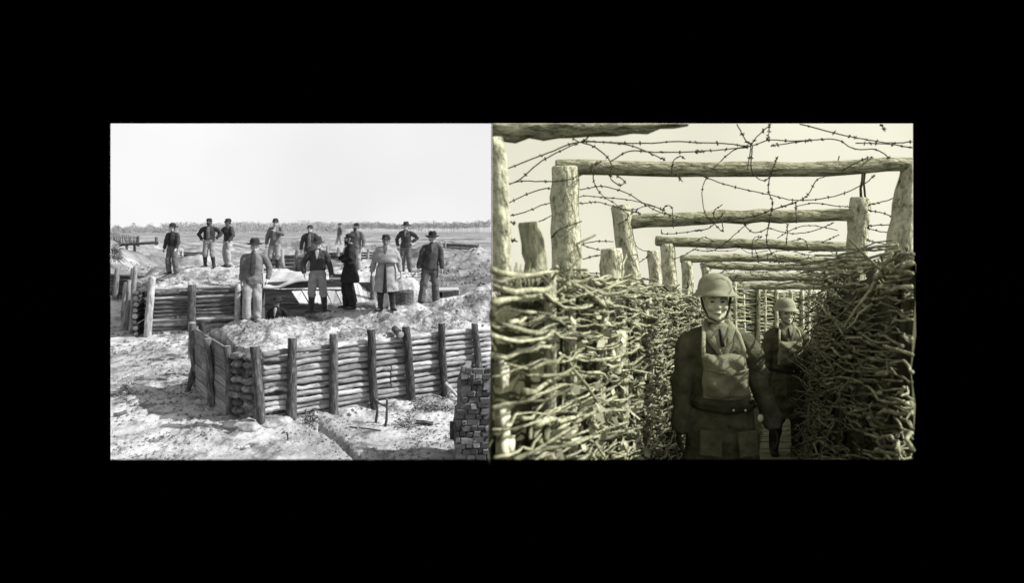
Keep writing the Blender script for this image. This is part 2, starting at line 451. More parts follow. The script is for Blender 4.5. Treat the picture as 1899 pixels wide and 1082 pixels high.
def H0(x, y):
    px = CX + F * x / y
    X = lambda A, N: (x - A[0]) * N[0] + (y - A[1]) * N[1]
    dF, dL, dC = X(FA, FN), X(LA, LN), X(LA, CN)
    dm = np.minimum(np.minimum(dF, dL), dC)
    cd = np.interp(px, cpx, cdp); cz = np.interp(px, cpx, czz)
    n1 = fbm(x, y, .45, 4, 3); n2 = fbm(x, y, 2.2, 4, 9); n3 = fbm(x, y, 8.0, 2, 21)
    yard = 0.10 * n1 + 0.05 * n2 + .018 * n3
    yard = yard + .12 * np.exp(-np.clip(-dF, 0, 9) ** 2 / .18) * sstep(.2, .5, px / 911) * (0.5 + n2)
    # a shallow ditch running across the yard
    gx = np.interp(px, [590, 625, 665], [792, 815, 855]); gy = HY + F * ZC / y
    yard = yard - 0.13 * np.exp(-((gy - gx) / 7.0) ** 2) * (px > 590) * (px < 670)
    floor = np.interp(px, [440, 490, 690, 720, 911], [0.0, 0.0, 0.0, 1.0, 1.55])
    e = dm / (dm + np.maximum(cd - y, 0) + 1e-6)
    e = np.clip(e, 0, 1)
    zfront = 1.34 + (cz - 1.34) * np.sin(e * math.pi / 2) + (0.22 * n1 + .15 * n2 + .05 * n3) * np.minimum(1, 4 * e * (1.1 - e))
    zback = np.maximum(cz - (y - cd) * 1.0, floor) + .06 * n2
    zA = np.where(y < cd, zfront, zback)
    z = yard + (zA - yard) * sstep(.03, .14, dm)
    # the rear mound
    dR, dB = X(RA, RN), X(RA, BLN)
    dd = np.minimum(dR, dB)
    zB = 1.5 + .55 * sstep(0, 1.8, dd) + .14 * n1 + .09 * n2 + .03 * n3
    zl = yard + (zB - yard) * sstep(-.03, .14, dd)
    zl = np.where(dd > -.05, zl, yard + .85 * sstep(24.5, 27.0, y))
    fr = np.maximum(floor, 0)
    zr = fr + (1.95 - fr) * sstep(20.2, 22.8, y) + .22 * n1 * sstep(18, 20, y) + .10 * n2 + .03 * n3
    wr = sstep(478, 500, px)
    zrear = zl * (1 - wr) + zr * wr
    z = np.where(y > cd + .01, np.maximum(np.where(dm > 0, z, -9), zrear), z)
    # open land behind
    far = np.interp(y, [27, 34, 60, 120, 450, 520], [.9, .55, .45, -.5, -3.2, -3.9]) + sstep(27, 34, y) * (1.9 * fbm(x, y * .6, .16, 5, 41) * np.interp(y, [30, 60, 120, 300], [1.1, .85, .3, .06]) + .25 * fbm(x, y, .6, 3, 5) * (y < 90))
    k = sstep(26.0, 31.0, y + .8 * n1)
    z = z * (1 - k) + far * k
    return z
def HT(x, y):
    z = H0(x, y)
    for ax, ay, dz, s in ANCH:
        z = z + dz * np.exp(-((x - ax) ** 2 + (y - ay) ** 2) / (2 * s * s))
    return z
def zat(x, y): return float(HT(np.array([float(x)]), np.array([float(y)]))[0])
def anchor(px, py, d, s=0.45):
    """let the ground pass where the photograph shows feet at pixel (px, py), d metres away"""
    p = ray(px, py, d)
    dz = p.z - zat(p.x, p.y)
    lim = .5 if d < 30 else 2.5
    ANCH.append((p.x, p.y, max(-lim, min(lim, dz)), s))
    return p

# where the men on the left stand: (pixel x, feet pixel y, distance)
MEN = dict(a=(320, 509, 24.0), b=(388, 499, 24.7), c=(423, 496, 25.2), d=(469, 598, 14.7), e=(511, 502, 23.4), f=(575, 512, 24.5),
           g=(589, 582, 16.4), h=(630, 458, 52.0), i=(649, 574, 16.2), j=(661, 506, 25.0), k=(716, 577, 15.9), l=(753, 506, 24.4), m=(796, 566, 16.9))
for (u_, d_, h_, s_) in [(885, 26.5, .75, 1.1), (835, 31, .8, 1.6), (905, 38, .9, 2.2), (770, 40, .7, 2.4), (705, 44, .7, 2.2), (545, 46, .8, 2.5), (455, 38, .6, 1.8), (300, 40, .7, 2.0), (345, 52, .8, 2.6), (590, 70, .9, 4.0), (800, 75, 1.0, 4.5), (430, 80, 1.0, 5.0)]:
    ANCH.append(((u_ - CX) / F * d_, d_, h_, s_))             # old earthworks in the open land
anchor(856, 464, 58, 5.0); anchor(258, 470, 46, 4.0); anchor(225, 455, 62, 5.0); anchor(650, 481, 33, 1.6); anchor(556, 505, 26.4, 1.2); anchor(360, 474, 34, 1.5)
for kk, (u_, v_, d_) in MEN.items(): anchor(u_, v_, d_, 2.6 if d_ > 40 else (.7 if d_ > 20 else .45))

tl, tr = (LX0 - CX) / F, (LX1 - CX) / F
ys = list(np.arange(10.55, 27.0, .055)); 
while ys[-1] < 512: ys.append(ys[-1] * 1.0125)
ys = np.array(ys); ts = np.linspace(tl, tr, 430)
TT, YY = np.meshgrid(ts, ys); XX = TT * YY
ZZ = HT(XX, YY)
nv = XX.shape
V = np.stack([XX, YY, ZZ], -1).reshape(-1, 3)
idx = np.arange(nv[0] * nv[1]).reshape(nv)
Q = np.stack([idx[:-1, :-1], idx[:-1, 1:], idx[1:, 1:], idx[1:, :-1]], -1).reshape(-1, 4)
me = bpy.data.meshes.new('ground'); me.from_pydata(V.tolist(), [], Q.tolist())
me.polygons.foreach_set('use_smooth', [True] * len(Q)); me.materials.append(M['earth']); me.materials.append(M['field']); me.materials.append(M['mound_front'])
fy = YY[:-1, :-1].ravel(); fx = XX[:-1, :-1].ravel(); fpx = CX + F * fx / fy; jit_ = fbm(fx, fy, .5, 4, 77)
mi_ = ((fy + 2.2 * jit_ > 27.2) | ((fpx > 770 + 60 * jit_) & (fy > 18.6 + 2 * jit_))).astype(np.int32)
fdm = np.minimum(np.minimum((fx - FA[0]) * FN[0] + (fy - FA[1]) * FN[1], (fx - LA[0]) * LN[0] + (fy - LA[1]) * LN[1]), (fx - LA[0]) * CN[0] + (fy - LA[1]) * CN[1])
fdr = np.minimum((fx - RA[0]) * RN[0] + (fy - RA[1]) * RN[1], (fx - RA[0]) * BLN[0] + (fy - RA[1]) * BLN[1])
fcd = np.interp(fpx, cpx, cdp)
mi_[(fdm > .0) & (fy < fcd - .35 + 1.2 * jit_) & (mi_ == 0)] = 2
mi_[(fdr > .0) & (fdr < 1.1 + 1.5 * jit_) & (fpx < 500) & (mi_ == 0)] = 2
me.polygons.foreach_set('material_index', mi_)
go = bpy.data.objects.new('ground', me); col.objects.link(go); tag(go, kind='structure')

# clods and straw lying on it
def lump_mesh(n, zone, smin, smax, rs):
    V = []; Fc = []
    base = np.array([(1, 0, 0), (0, 1, 0), (-1, 0, 0), (0, -1, 0), (0, 0, .8), (0, 0, -.6)])
    tri = [(0, 1, 4), (1, 2, 4), (2, 3, 4), (3, 0, 4), (1, 0, 5), (2, 1, 5), (3, 2, 5), (0, 3, 5)]
    px = rs.uniform(LX0 + 3, LX1 - 3, n); 
    yy = zone(rs, n); xx = (px - CX) / F * yy
    zz = HT(xx, yy)
    sz = rs.uniform(0, 1, n) ** 3 * (smax - smin) + smin
    cl = fbm(xx, yy, .9, 4, 63) + .25 * rs.uniform(-1, 1, n)
    for i in range(n):
        if cl[i] < .06: continue
        a = rs.uniform(0, 6.28); c, s = math.cos(a), math.sin(a)
        b = base * sz[i] * rs.uniform(.6, 1.2, (6, 3))
        o = len(V)
        for q in b: V.append((xx[i] + q[0] * c - q[1] * s, yy[i] + q[0] * s + q[1] * c, zz[i] + q[2] + sz[i] * .15))
        Fc += [(t[0] + o, t[1] + o, t[2] + o) for t in tri]
    return V, Fc
rs = np.random.default_rng(5)
V1, F1 = lump_mesh(13000, lambda r, n: 10.6 + (r.uniform(0, 1, n) ** 1.2) * 7.5, .006, .045, rs)
V2, F2 = lump_mesh(8000, lambda r, n: 18 + (r.uniform(0, 1, n)) * 14, .012, .09, rs)
o_ = len(V1); V1 += V2; F1 += [tuple(i + o_ for i in f) for f in F2]
me = bpy.data.meshes.new('earth_clods'); me.from_pydata(V1, [], F1); me.materials.append(M['clod'])
ob = bpy.data.objects.new('earth_clods', me); col.objects.link(ob)
tag(ob, 'loose clods and crumbs of earth scattered over the yard and mounds', 'clods', kind='stuff')
V = []; Fc = []
n = 3400
px = rs.uniform(LX0 + 6, LX1 - 6, n); yy = 11 + rs.uniform(0, 1, n) * 13; xx = (px - CX) / F * yy; zz = HT(xx, yy)
for i in range(n):
    a = rs.uniform(0, 6.28); L = rs.uniform(.03, .13); dx, dy = math.cos(a) * L, math.sin(a) * L; up = rs.uniform(0, .6) * L; t = .006
    o_ = len(V)
    V += [(xx[i], yy[i], zz[i]), (xx[i] + t, yy[i], zz[i] + t), (xx[i] + dx, yy[i] + dy, zz[i] + up + .01), (xx[i] - t, yy[i], zz[i] + t)]
    Fc += [(o_, o_ + 1, o_ + 2), (o_ + 1, o_ + 3, o_ + 2), (o_ + 3, o_, o_ + 2)]
me = bpy.data.meshes.new('straw'); me.from_pydata(V, [], Fc); me.materials.append(M['straw'])
ob = bpy.data.objects.new('straw', me); col.objects.link(ob)
tag(ob, 'dry straw and twigs strewn over the pale earth', 'straw', kind='stuff')

# ------------------------------------------------------------------ left: the front revetment of logs
def fp(px):                                                    # the front wall's face at a pixel column
    a = (px - CX) / F
    t = (a * FA[1] - FA[0]) / (FU[0] - a * FU[1])
    return FA + FU * t, t
FW = empty('log_revetment', (FA[0], FA[1], 0), 'long front retaining wall of stacked pale logs held by dark bark posts', 'retaining wall')
posts = [(467, 640, 482, 795), (537, 625, 535, 786), (613, 617, 613, 773), (682, 609, 688, 762), (746, 604, 758, 753), (812, 598, 820, 738), (873, 598, 884, 700)]
pt_ = []
for (u0, v0, u1, v1) in posts:
    (bx, by), t = fp(u1); off = -FN * .16
    b = Vector((bx + off[0], by + off[1], -.15))
    top2, t0 = fp(u0)
    zt = ZC - (v0 - HY) / F * top2[1]
    tp = Vector((top2[0] + off[0] * .9, top2[1] + off[1] * .9, zt))
    wlog('post', b, tp, random.uniform(.082, .098), random.uniform(.07, .085), [M['bark'], M['grain']], FW, n=12, rings=9, wob=.02, jit=.07)
    pt_.append(t)
tend = fp(910.5)[1]
NR = 12
for i in range(NR):
    t = 0.05
    z = .07 + i * .113
    cuts = sorted(random.sample(pt_[1:6], random.choice((1, 2, 2)))) + [tend]
    if i in (3, 4, 5, 6) : cuts = sorted(set(cuts + [pt_[3] + .42]))
    rr = random.uniform(.040, .057)
    for c in cuts:
        if c - t < .2: continue
        a = FA + FU * (t + random.uniform(0, .02)); b = FA + FU * (c - (random.uniform(.005, .03) if c < tend else 0))
        dz0, dz1 = random.uniform(-.012, .012), random.uniform(-.012, .012)
        r0 = rr * random.uniform(.9, 1.1); o1 = -FN * random.uniform(.0, .03)
        tilt = .012 * i * (1 if i > 8 else 0)
        lg = wlog('log', (a[0] + o1[0], a[1] + o1[1], z + dz0), (b[0] + o1[0], b[1] + o1[1], z + dz1 + (0.0)), r0, r0 * random.uniform(.85, 1.05), [M['log'], M['grain']], FW, n=11, rings=10, wob=.034, jit=.07)
        if c == tend: clip_obj(lg, [edge_right(LX1)])
        t = c
# one log end sticking out near the top
pp, _ = fp(735)
wlog('log', (pp[0] - FN[0] * .18, pp[1] - FN[1] * .18, 1.43), (pp[0] + FN[0] * .3 + .1, pp[1] + FN[1] * .3, 1.5), .075, .07, [M['bark'], M['grain']], FW)

# the left face: boards behind posts
PWL = empty('plank_revetment', (LA[0], LA[1], 0), 'short left side wall of weathered boards behind three dark posts', 'retaining wall')
for (u0, v0, u1, v1, d) in [(357, 600, 369, 727, 15.37), (385, 628, 392, 768, 13.75), (421, 642, 428, 783, 13.0)]:
    b = ray(u1, v1, d); b.z = -.12
    tp = ray(u0, v0, d + .05)
    wlog('post', b, tp, .085, .07, [M['bark'], M['grain']], PWL, n=12, rings=8, wob=.03, jit=.08)
for i in range(9):
    z0 = .08 + i * .152
    for (a0, a1) in (((0.03, 1.62) if i % 2 else (0.03, 2.2)), ((1.63, LL) if i % 2 else (2.21, LL))):
        c2 = LA + LU * ((a0 + a1) / 2) + LN * (-.03 + random.uniform(0, .015)); L = a1 - a0
        m = MB(); m.box((0, 0, 0), (.14, .04, L), jit=.006)
        q = Vector((LU[0], LU[1], random.uniform(-.01, .01))).to_track_quat('Z', 'X')
        q = Matrix((Vector((0, 0, 1)), Vector((LN[0], LN[1], 0)), Vector((LU[0], LU[1], 0)))).transposed().to_quaternion()
        m.build('plank', M['plank'], PWL, smooth=False, loc=(c2[0] - LA[0], c2[1] - LA[1], z0), rot=q)
pr = ray(347, 735, 15.1); pr.z = 0
tag(wlog('prop', pr, ray(360, 672, 15.45), .06, .05, [M['bark'], M['grain']]), 'short dark prop leaning against the far end of the plank wall', 'prop')

# sandbags filling the corner
def sandbag(c, yaw, L=.32, W=.24, Hh=.14, mt='bag', label=None, group=None, tilt=0):
    m = MB(); vs = []
    nx, na = 9, 10
    pts = []; rad = []
    for i in range(nx):
        t = i / (nx - 1) * 2 - 1
        k = max(0.18, (1 - abs(t) ** 3.2)) ** .5
        pts.append((t * L / 2, random.uniform(-.01, .01), random.uniform(-.006, .006))); rad.append((W / 2 * k * random.uniform(.92, 1.05), Hh / 2 * k * random.uniform(.92, 1.05)))
    m.tube(pts, rad, n=na, up=(0, 0, 1), jit=.13)
    o = m.build('sandbag', M[mt], loc=c)
    o.rotation_euler = (random.uniform(-.12, .12), tilt + random.uniform(-.1, .1), yaw)
    return tag(o, label, 'sandbag', group)
yw = math.atan2(CU[1], CU[0])
k = 0
for row in range(9):
    for j in range(2):
        t = .20 + j * .34 + random.uniform(-.05, .05)
        c = LA + CU * t + CN * random.uniform(.0, .12)
        sandbag((c[0], c[1], .08 + row * .145), yw + random.uniform(-.4, .4), label='lumpy sandbag in the wall corner stack, ' + ('left' if j == 0 else 'right') + ' column, ' + ['lowest', 'second', 'third', 'fourth', 'fifth', 'sixth', 'seventh', 'eighth', 'topmost'][row] + (' from the ground' if 0 < row < 8 else ' one'), group='sandbags in the wall corner')
for (u, v, d, s, lb_) in [(462, 790, 12.2, .22, 'pale lump of crumbled earth just left of the corner post'), (500, 780, 12.5, .26, 'largest pale lump of earth, right of the corner post'), (522, 788, 12.6, .2, 'pale lump of earth against the second post of the log wall'), (432, 792, 12.5, .18, 'small pale lump of earth at the foot of the sandbags'), (447, 797, 12.25, .15, 'smallest pale earth lump in front of the sandbags')]:
    p = ray(u, v, d); m = MB(); m.ball((0, 0, 0), (s, s * .7, s * .45), n=12, m=8, jit=.16)
    o = m.build('earth_lump', M['earth'], loc=(p.x, p.y, zat(p.x, p.y) - .02))
    tag(o, lb_, 'earth lump', 'earth lumps by the corner post')

# ------------------------------------------------------------------ left: rear revetment
RW = empty('log_revetment', (RA[0], RA[1], 0), 'rear retaining wall of thin dark logs below the three men at left', 'retaining wall')
def rp(px):
    a = (px - CX) / F; t = (a * RA[1] - RA[0]) / (RU[0] - a * RU[1]); return RA + RU * t, t
rt = []
for (u0, v0, u1, v1, r) in [(284, 513, 275, 626, .12), (357, 527, 357, 622, .135), (442, 526, 441, 605, .10), (486, 527, 489, 600, .10)]:
    p1, t = rp(u1); p0, _ = rp(u0); rt.append(t)
    b = Vector((p1[0] - RN[0] * .2, p1[1] - RN[1] * .2, -.1)); tp = Vector((p0[0] - RN[0] * .2, p0[1] - RN[1] * .2, ZC - (v0 - HY) / F * p0[1]))
    wlog('post', b, tp, r, r * .92, [M['log'] if u0 in (284, 442) else M['bark'], M['grain']], RW, n=12, rings=7, wob=.03)
for i in range(11):
    z = .07 + i * .145
    cut = random.choice((rt[1], rt[2], rt[1] + .5))
    for a_, b_2 in ((-.15, cut), (cut + .02, rt[3] + .1)):
        a = RA + RU * a_; b = RA + RU * b_2
        r0 = random.uniform(.048, .062)
        wlog('log', (a[0], a[1], z + random.uniform(-.015, .015)), (b[0], b[1], z + random.uniform(-.015, .015)), r0, r0 * random.uniform(.85, 1.1), [M['bark'] if random.random() < .7 else M['log'], M['grain']], RW, n=10, rings=7, wob=.03, jit=.06)
for i in range(8):                                            # cross logs, their cut ends towards us
    a = RA + RU * -.42 + np.array((random.uniform(-.05, .05), 0)); r0 = random.uniform(.075, .10)
    wlog('cross_log', (a[0], a[1] + .02, .1 + i * .19), (a[0] - .3, a[1] + 1.1, .12 + i * .19), r0, r0, [M['bark'], M['grain']], RW, n=11, rings=3)
for i, (u0, v0, u1, v1, d, lb) in enumerate([(251, 494, 243, 612, 23.0, 'tall slim pole leaning at the left end of the rear log wall'), (240, 520, 233, 612, 23.6, 'shorter pole standing left of the tall slim leaning pole'), (233, 524, 229, 606, 24.3, 'hindmost short pole at the left end of the rear log wall')]):
    b = ray(u1, v1, d); b.z = zat(b.x, b.y) - .1
    tag(wlog('leaning_pole', b, ray(u0, v0, d), .11, .06, [M['log'], M['grain']], n=10, rings=6, wob=.05), lb, 'pole')
for i, (u, v, d) in enumerate([(357, 606, 18.5)]):
    b = ray(u, 690, d); b.z = -.05
    tag(wlog('stake', b, ray(356, 598, d), .10, .09, [M['log'], M['grain']]), 'stout stake behind the far end of the plank wall', 'stake')
tag(wlog('charred_stake', ray(383, 640, 16.0), ray(373, 598, 16.2), .075, .07, [M['iron']]), 'charred black stake standing on the front mound near its left end', 'stake')

# far-left log wall
LW = empty('log_revetment', tuple(ray(270, 552, 27.0)), 'low dark log wall at the left edge behind the leaning poles', 'retaining wall')
for i in range(6):
    y0 = 513 + i * 7.2
    lg = wlog('log', ray(206, y0 - 1, 27.2), ray(333 - i * 6, y0 + 7, 26.6), .078, .07, [M['bark'], M['grain']], LW, rings=6, wob=.03)
for u in (216, 246):
    wlog('post', ray(u - 2, 556, 26.5), ray(u + 2, 497, 26.6), .11, .085, [M['log'], M['grain']], LW)

# ------------------------------------------------------------------ left: the dugout between the mounds
DG = empty('dugout', tuple(ray(590, 600, 19.2)), 'sunken plank dugout with a pale sagging roof and a man in its doorway', 'dugout')
DL = DG.location
def quadplank(name, c4, th, mt, parent):
    """a board from four world corners (near-left, near-right, far-right, far-left)"""
    c4 = [Vector(c) for c in c4]; nrm = (c4[1] - c4[0]).cross(c4[3] - c4[0]).normalized()
    org = sum(c4, Vector()) / 4
    vs = [c - org for c in c4] + [c - org - nrm * th for c in c4]
    m = MB(); m.add(vs, [(0, 1, 2, 3), (7, 6, 5, 4), (0, 4, 5, 1), (1, 5, 6, 2), (2, 6, 7, 3), (3, 7, 4, 0)])
    return m.build(name, mt, parent, smooth=False, loc=org - (parent.location if parent else Vector()))
# roof canvas, sagging
m = MB(); vs = []; fs = []
nu, nw = 20, 7
nearl = [(488, 533), (505, 534), (522, 532), (536, 526), (552, 521), (575, 519), (606, 517)]
for dz in (0, -.04):
    for j in range(nw + 1):
        for i in range(nu + 1):
            u = 488 + (606 - 488) * i / nu
            yn = np.interp(u, [q[0] for q in nearl], [q[1] for q in nearl]); yf = np.interp(u, [488, 520, 606], [507, 505, 503])
            t = j / nw
            p = ray(u, yn * (1 - t) + yf * t, 19.0 + 2.0 * t) + Vector((0, 0, dz + .03 * math.sin(i * 1.1) * math.sin(j * .9)))
            vs.append(p - DL)
k = (nu + 1) * (nw + 1)
for j in range(nw):
    for i in range(nu):
        a = j * (nu + 1) + i
        fs.append((a, a + 1, a + nu + 2, a + nu + 1)); fs.append((k + a + nu + 1, k + a + nu + 2, k + a + 1, k + a))
for i in range(nu): fs.append((i, k + i, k + i + 1, i + 1))
m.add(vs, fs); m.build('roof_canvas', M['canvas'], DG)
for i in range(6):                                            # board wall of the dugout
    yt = 524 + i * 13
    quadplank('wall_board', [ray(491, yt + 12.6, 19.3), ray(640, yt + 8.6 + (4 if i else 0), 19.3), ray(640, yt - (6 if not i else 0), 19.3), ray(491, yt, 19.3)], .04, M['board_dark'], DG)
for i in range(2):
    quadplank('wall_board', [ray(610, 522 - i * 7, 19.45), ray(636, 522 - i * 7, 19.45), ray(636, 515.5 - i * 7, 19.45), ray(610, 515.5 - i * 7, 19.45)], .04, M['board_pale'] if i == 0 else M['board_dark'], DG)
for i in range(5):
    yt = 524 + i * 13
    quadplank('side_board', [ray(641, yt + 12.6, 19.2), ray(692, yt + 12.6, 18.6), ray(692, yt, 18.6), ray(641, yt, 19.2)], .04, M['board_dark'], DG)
# hatch of pale boards
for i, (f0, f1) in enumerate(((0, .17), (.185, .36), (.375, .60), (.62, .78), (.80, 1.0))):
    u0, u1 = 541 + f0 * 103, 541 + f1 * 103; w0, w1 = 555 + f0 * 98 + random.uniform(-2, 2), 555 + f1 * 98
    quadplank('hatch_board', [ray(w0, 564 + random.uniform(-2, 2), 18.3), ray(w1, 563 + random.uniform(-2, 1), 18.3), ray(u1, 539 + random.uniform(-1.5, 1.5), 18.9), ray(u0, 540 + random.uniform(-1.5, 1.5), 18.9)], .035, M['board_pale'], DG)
for i in range(5):
    u0 = 655 + i * 7.5; w0 = 664 + i * 7.5
    quadplank('ramp_board', [ray(w0, 563, 18.0), ray(w0 + 6.8, 562.6, 18.0), ray(u0 + 6.8, 524 + i * 3, 18.9), ray(u0, 522 + i * 3, 18.9)], .035, M['plank'] if i > 2 else M['plank_pale'], DG)
wlog('door_post', ray(607, 590, 18.0), ray(606, 556, 18.0), .085, .08, [M['log'], M['grain']], DG)
wlog('corner_post', ray(690, 580, 18.2), ray(690, 512, 18.3), .06, .05, [M['bark'], M['grain']], DG)
tag(wlog('fallen_log', ray(610, 571, 17.5), ray(699, 566, 17.3), .095, .09, [M['log'], M['grain']], n=12), 'pale thick log lying on the mound below the dugout hatch', 'log')

# wicker gabion
def gabion(px, pyb, d, r, h, label):
    p = ray(px, pyb, d)
    G = empty('gabion', p, label, 'gabion')
    for k_ in range(10):
        a = 2 * math.pi * k_ / 10
        wlog('stake', p + Vector((r * math.cos(a), r * math.sin(a), 0)), p + Vector((r * math.cos(a), r * math.sin(a), h * random.uniform(1.0, 1.15))), .014, .012, [M['brush']], G, n=5, rings=1, bev=False)
    n_ = int(h / .036)
    for i in range(n_):
        m = MB(); pts = [Vector(((r + .018 * (-1) ** (j + i)) * math.cos(j * math.pi / 10), (r + .018 * (-1) ** (j + i)) * math.sin(j * math.pi / 10), .03 + i * .036)) for j in range(21)]
        m.tube(pts, [.018] * 21, n=5)
        m.build('withe', M['brush'], G)
gabion(750, 566, 18.0, .22, .36, 'small round wicker gabion behind the man in the caped coat')
gabion(566, 512, 25.8, .26, .75, 'round wicker gabion standing at the log wall behind the middle men')
# small timber embrasure at right
EB = empty('timber_embrasure', tuple(ray(830, 556, 20.5)), 'small timber-lined dark opening in the bank right of the standing men', 'embrasure')
quadplank('lintel', [ray(802, 539, 20.4), ray(852, 538, 20.2), ray(850, 533, 20.7), ray(804, 534, 20.9)], .05, M['plank_pale'], EB)
quadplank('side_board', [ray(822, 553, 20.5), ray(851, 548, 20.1), ray(851, 539, 20.1), ray(822, 540, 20.5)], .05, M['plank'], EB)
quadplank('dark_board', [ray(806, 554, 20.55), ray(821, 553, 20.55), ray(821, 540, 20.55), ray(806, 541, 20.55)], .05, M['iron'], EB)  # near-black board; the opening's shade is put into its colour

# log breastworks behind the middle men
def breast(spec_logs, spec_posts, label, r=.09, mt='bark'):
    b0 = spec_logs[0]
    W = empty('log_breastwork', tuple(ray((b0[0] + b0[2]) / 2, b0[1] + 6, b0[4])), label, 'breastwork')
    for (u0, v0, u1, v1, d) in spec_logs: wlog('log', ray(u0, v0, d), ray(u1, v1, d), r, r * .9, [M[mt], M['grain']], W, n=9, rings=4, wob=.03)
    for (u0, v0, u1, v1, d) in spec_posts: wlog('post', ray(u1, v1, d), ray(u0, v0, d), r * 1.25, r * 1.1, [M['log'], M['grain']], W, n=9, rings=4, wob=.02)
breast([(498, 476 + i * 7.5, 612, 475 + i * 8, 26.5) for i in range(6)], [(523, 462, 525, 497, 26.2), (552, 463, 548, 503, 26.0), (606, 468, 607, 505, 26.2)], 'dark log breastwork behind the middle group of men', .07)
breast([(600, 471 + i * 4, 700, 469 + i * 5, 33) for i in range(3)], [(608, 456, 606, 474, 32.6), (628, 459, 627, 483, 32.4), (683, 462, 682, 481, 32.5)], 'low log breastwork below the small striding man', .055)
breast([(822, 453 + i * 3, 890, 456 + i * 3, 58) for i in range(3)], [(826, 448, 826, 463, 57.8), (888, 452, 888, 466, 57.8)], 'distant low log breastwork right of the hatted man', .075)
breast([(334, 469, 385, 468, 34), (334, 473, 385, 472, 34)], [(338, 464, 338, 477, 33.8)], 'dark beam on the ground behind the men at left', .045, 'bark')
# footbridge plank at far left
FB = empty('plank_bridge', tuple(ray(255, 466, 46)), 'long dark beam resting on two trestles at far left', 'beam')
wlog('beam', ray(222, 454, 46), ray(295, 450, 46), .10, .09, [M['bark'], M['grain']], FB)
for u, v0, v1 in ((235, 455, 472), (249, 454, 468), (290, 440, 452), (256, 438, 454), (223, 445, 455)): wlog('leg', ray(u, v1 + 3, 46), ray(u, v0, 46), .09, .08, [M['bark'], M['grain']], FB)
# abatis of sharpened stakes
AB = empty('abatis', tuple(ray(230, 452, 62)), 'long row of thin sharpened stakes leaning in the field at far left', 'abatis')
for i in range(26):
    u = 207 + i * 1.95
    wlog('stake', ray(u + 2 + random.uniform(-.5, .5), 456 + .15 * i, 62), ray(u - 1.2 + random.uniform(-.5, .5), 431 + .35 * i + random.uniform(-1.5, 1.5), 62.6), .045, .02, [M['bark']], AB, n=5, rings=2, bev=False)
# brush pile
m = MB()
bp = ray(213, 470, 38)
for i in range(150):
    u = min(224, 207 + abs(random.gauss(0, 7))); v = random.uniform(455, 478) + (u - 207) * .5
    a = ray(u, v, 38 + random.uniform(-.6, .6)) - bp; a_ = a + Vector((random.uniform(-.1, .5), random.uniform(-.3, .3), random.uniform(-.45, .25)))
    m.tube([a, (a + a_) / 2 + Vector((0, 0, .04)), a_], [.02, .016, .006], n=4)
tag(m.build('brush_pile', M['brush'], loc=bp), 'tangled heap of dark cut brushwood at the left edge', 'brush pile', kind='stuff')

# ------------------------------------------------------------------ left: ruined brick pier
BX0, BX1, BD = -.877, -.322, 10.75
BP = empty('brick_pier', (-.6, BD, 0), 'ruined brick pier in the lower right corner in front of the log wall', 'brick pier')
BP.location = Vector((-.6, BD, 0))
m = MB(); m.box((.005, .30, .62), (.50, .52, 1.30)); m.build('core', M['mortar'], BP, smooth=False)
courses = 17
brick_meshes = []
for k_ in range(10):
    m = MB(); m.box((0, 0, 0), (1, 1, 1), jit=.12)
    me = m.mesh('brick', False)
    bm = bmesh.new(); bm.from_mesh(me); bmesh.ops.bevel(bm, geom=bm.edges[:], offset=.09, segments=1, affect='EDGES'); bm.to_mesh(me); bm.free()
    me.materials.append(M['brick']); brick_meshes.append(me)
def brick(c, s, rz):
    o = bpy.data.objects.new('brick', random.choice(brick_meshes)); col.objects.link(o); o.parent = BP
    o.location = c; o.scale = s; o.rotation_euler = (random.uniform(-.05, .05), random.uniform(-.05, .05), rz)
for i in range(courses):
    z = -.02 + i * .088
    xl = BX0 + (.0 if z < .72 else .09 * sstep(.72, .85, z)) - BP.location.x + (.05 if i == courses - 1 else 0)
    xr = BX1 - BP.location.x
    x = xl + random.uniform(0, .02); first = True
    while x < xr - .02:
        L = random.uniform(.065, .19)
        if x + L > xr - .05: L = xr - x
        brick((x + L / 2, .02 + random.uniform(-.035, .02), z + random.uniform(-.012, .012) + .03), (L * .96, .11, random.uniform(.068, .092)), random.uniform(-.10, .10) if L < xr - x else 0)
        x += L + .006
    y = .06
    for j in range(4):
        L = random.uniform(.10, .15)
        brick((xl + .03 + random.uniform(-.012, .012), y + L / 2, z + .03), (.11, L * .95, .082), random.uniform(-.04, .04)); y += L + .006
m = MB(); m.box((0, 0, 0), (.06, .05, .27)); m.box((0, -.03, .0), (.05, .03, .22)); m.tube([(-.01, -.06, .03), (-.01, -.06, -.03)], [.008, .008], n=5)
q = ray(838, 799, 10.72); tag(m.build('iron_box', M['iron'], loc=q, smooth=False), 'small black iron box fixed to the left side of the brick pier', 'iron box')

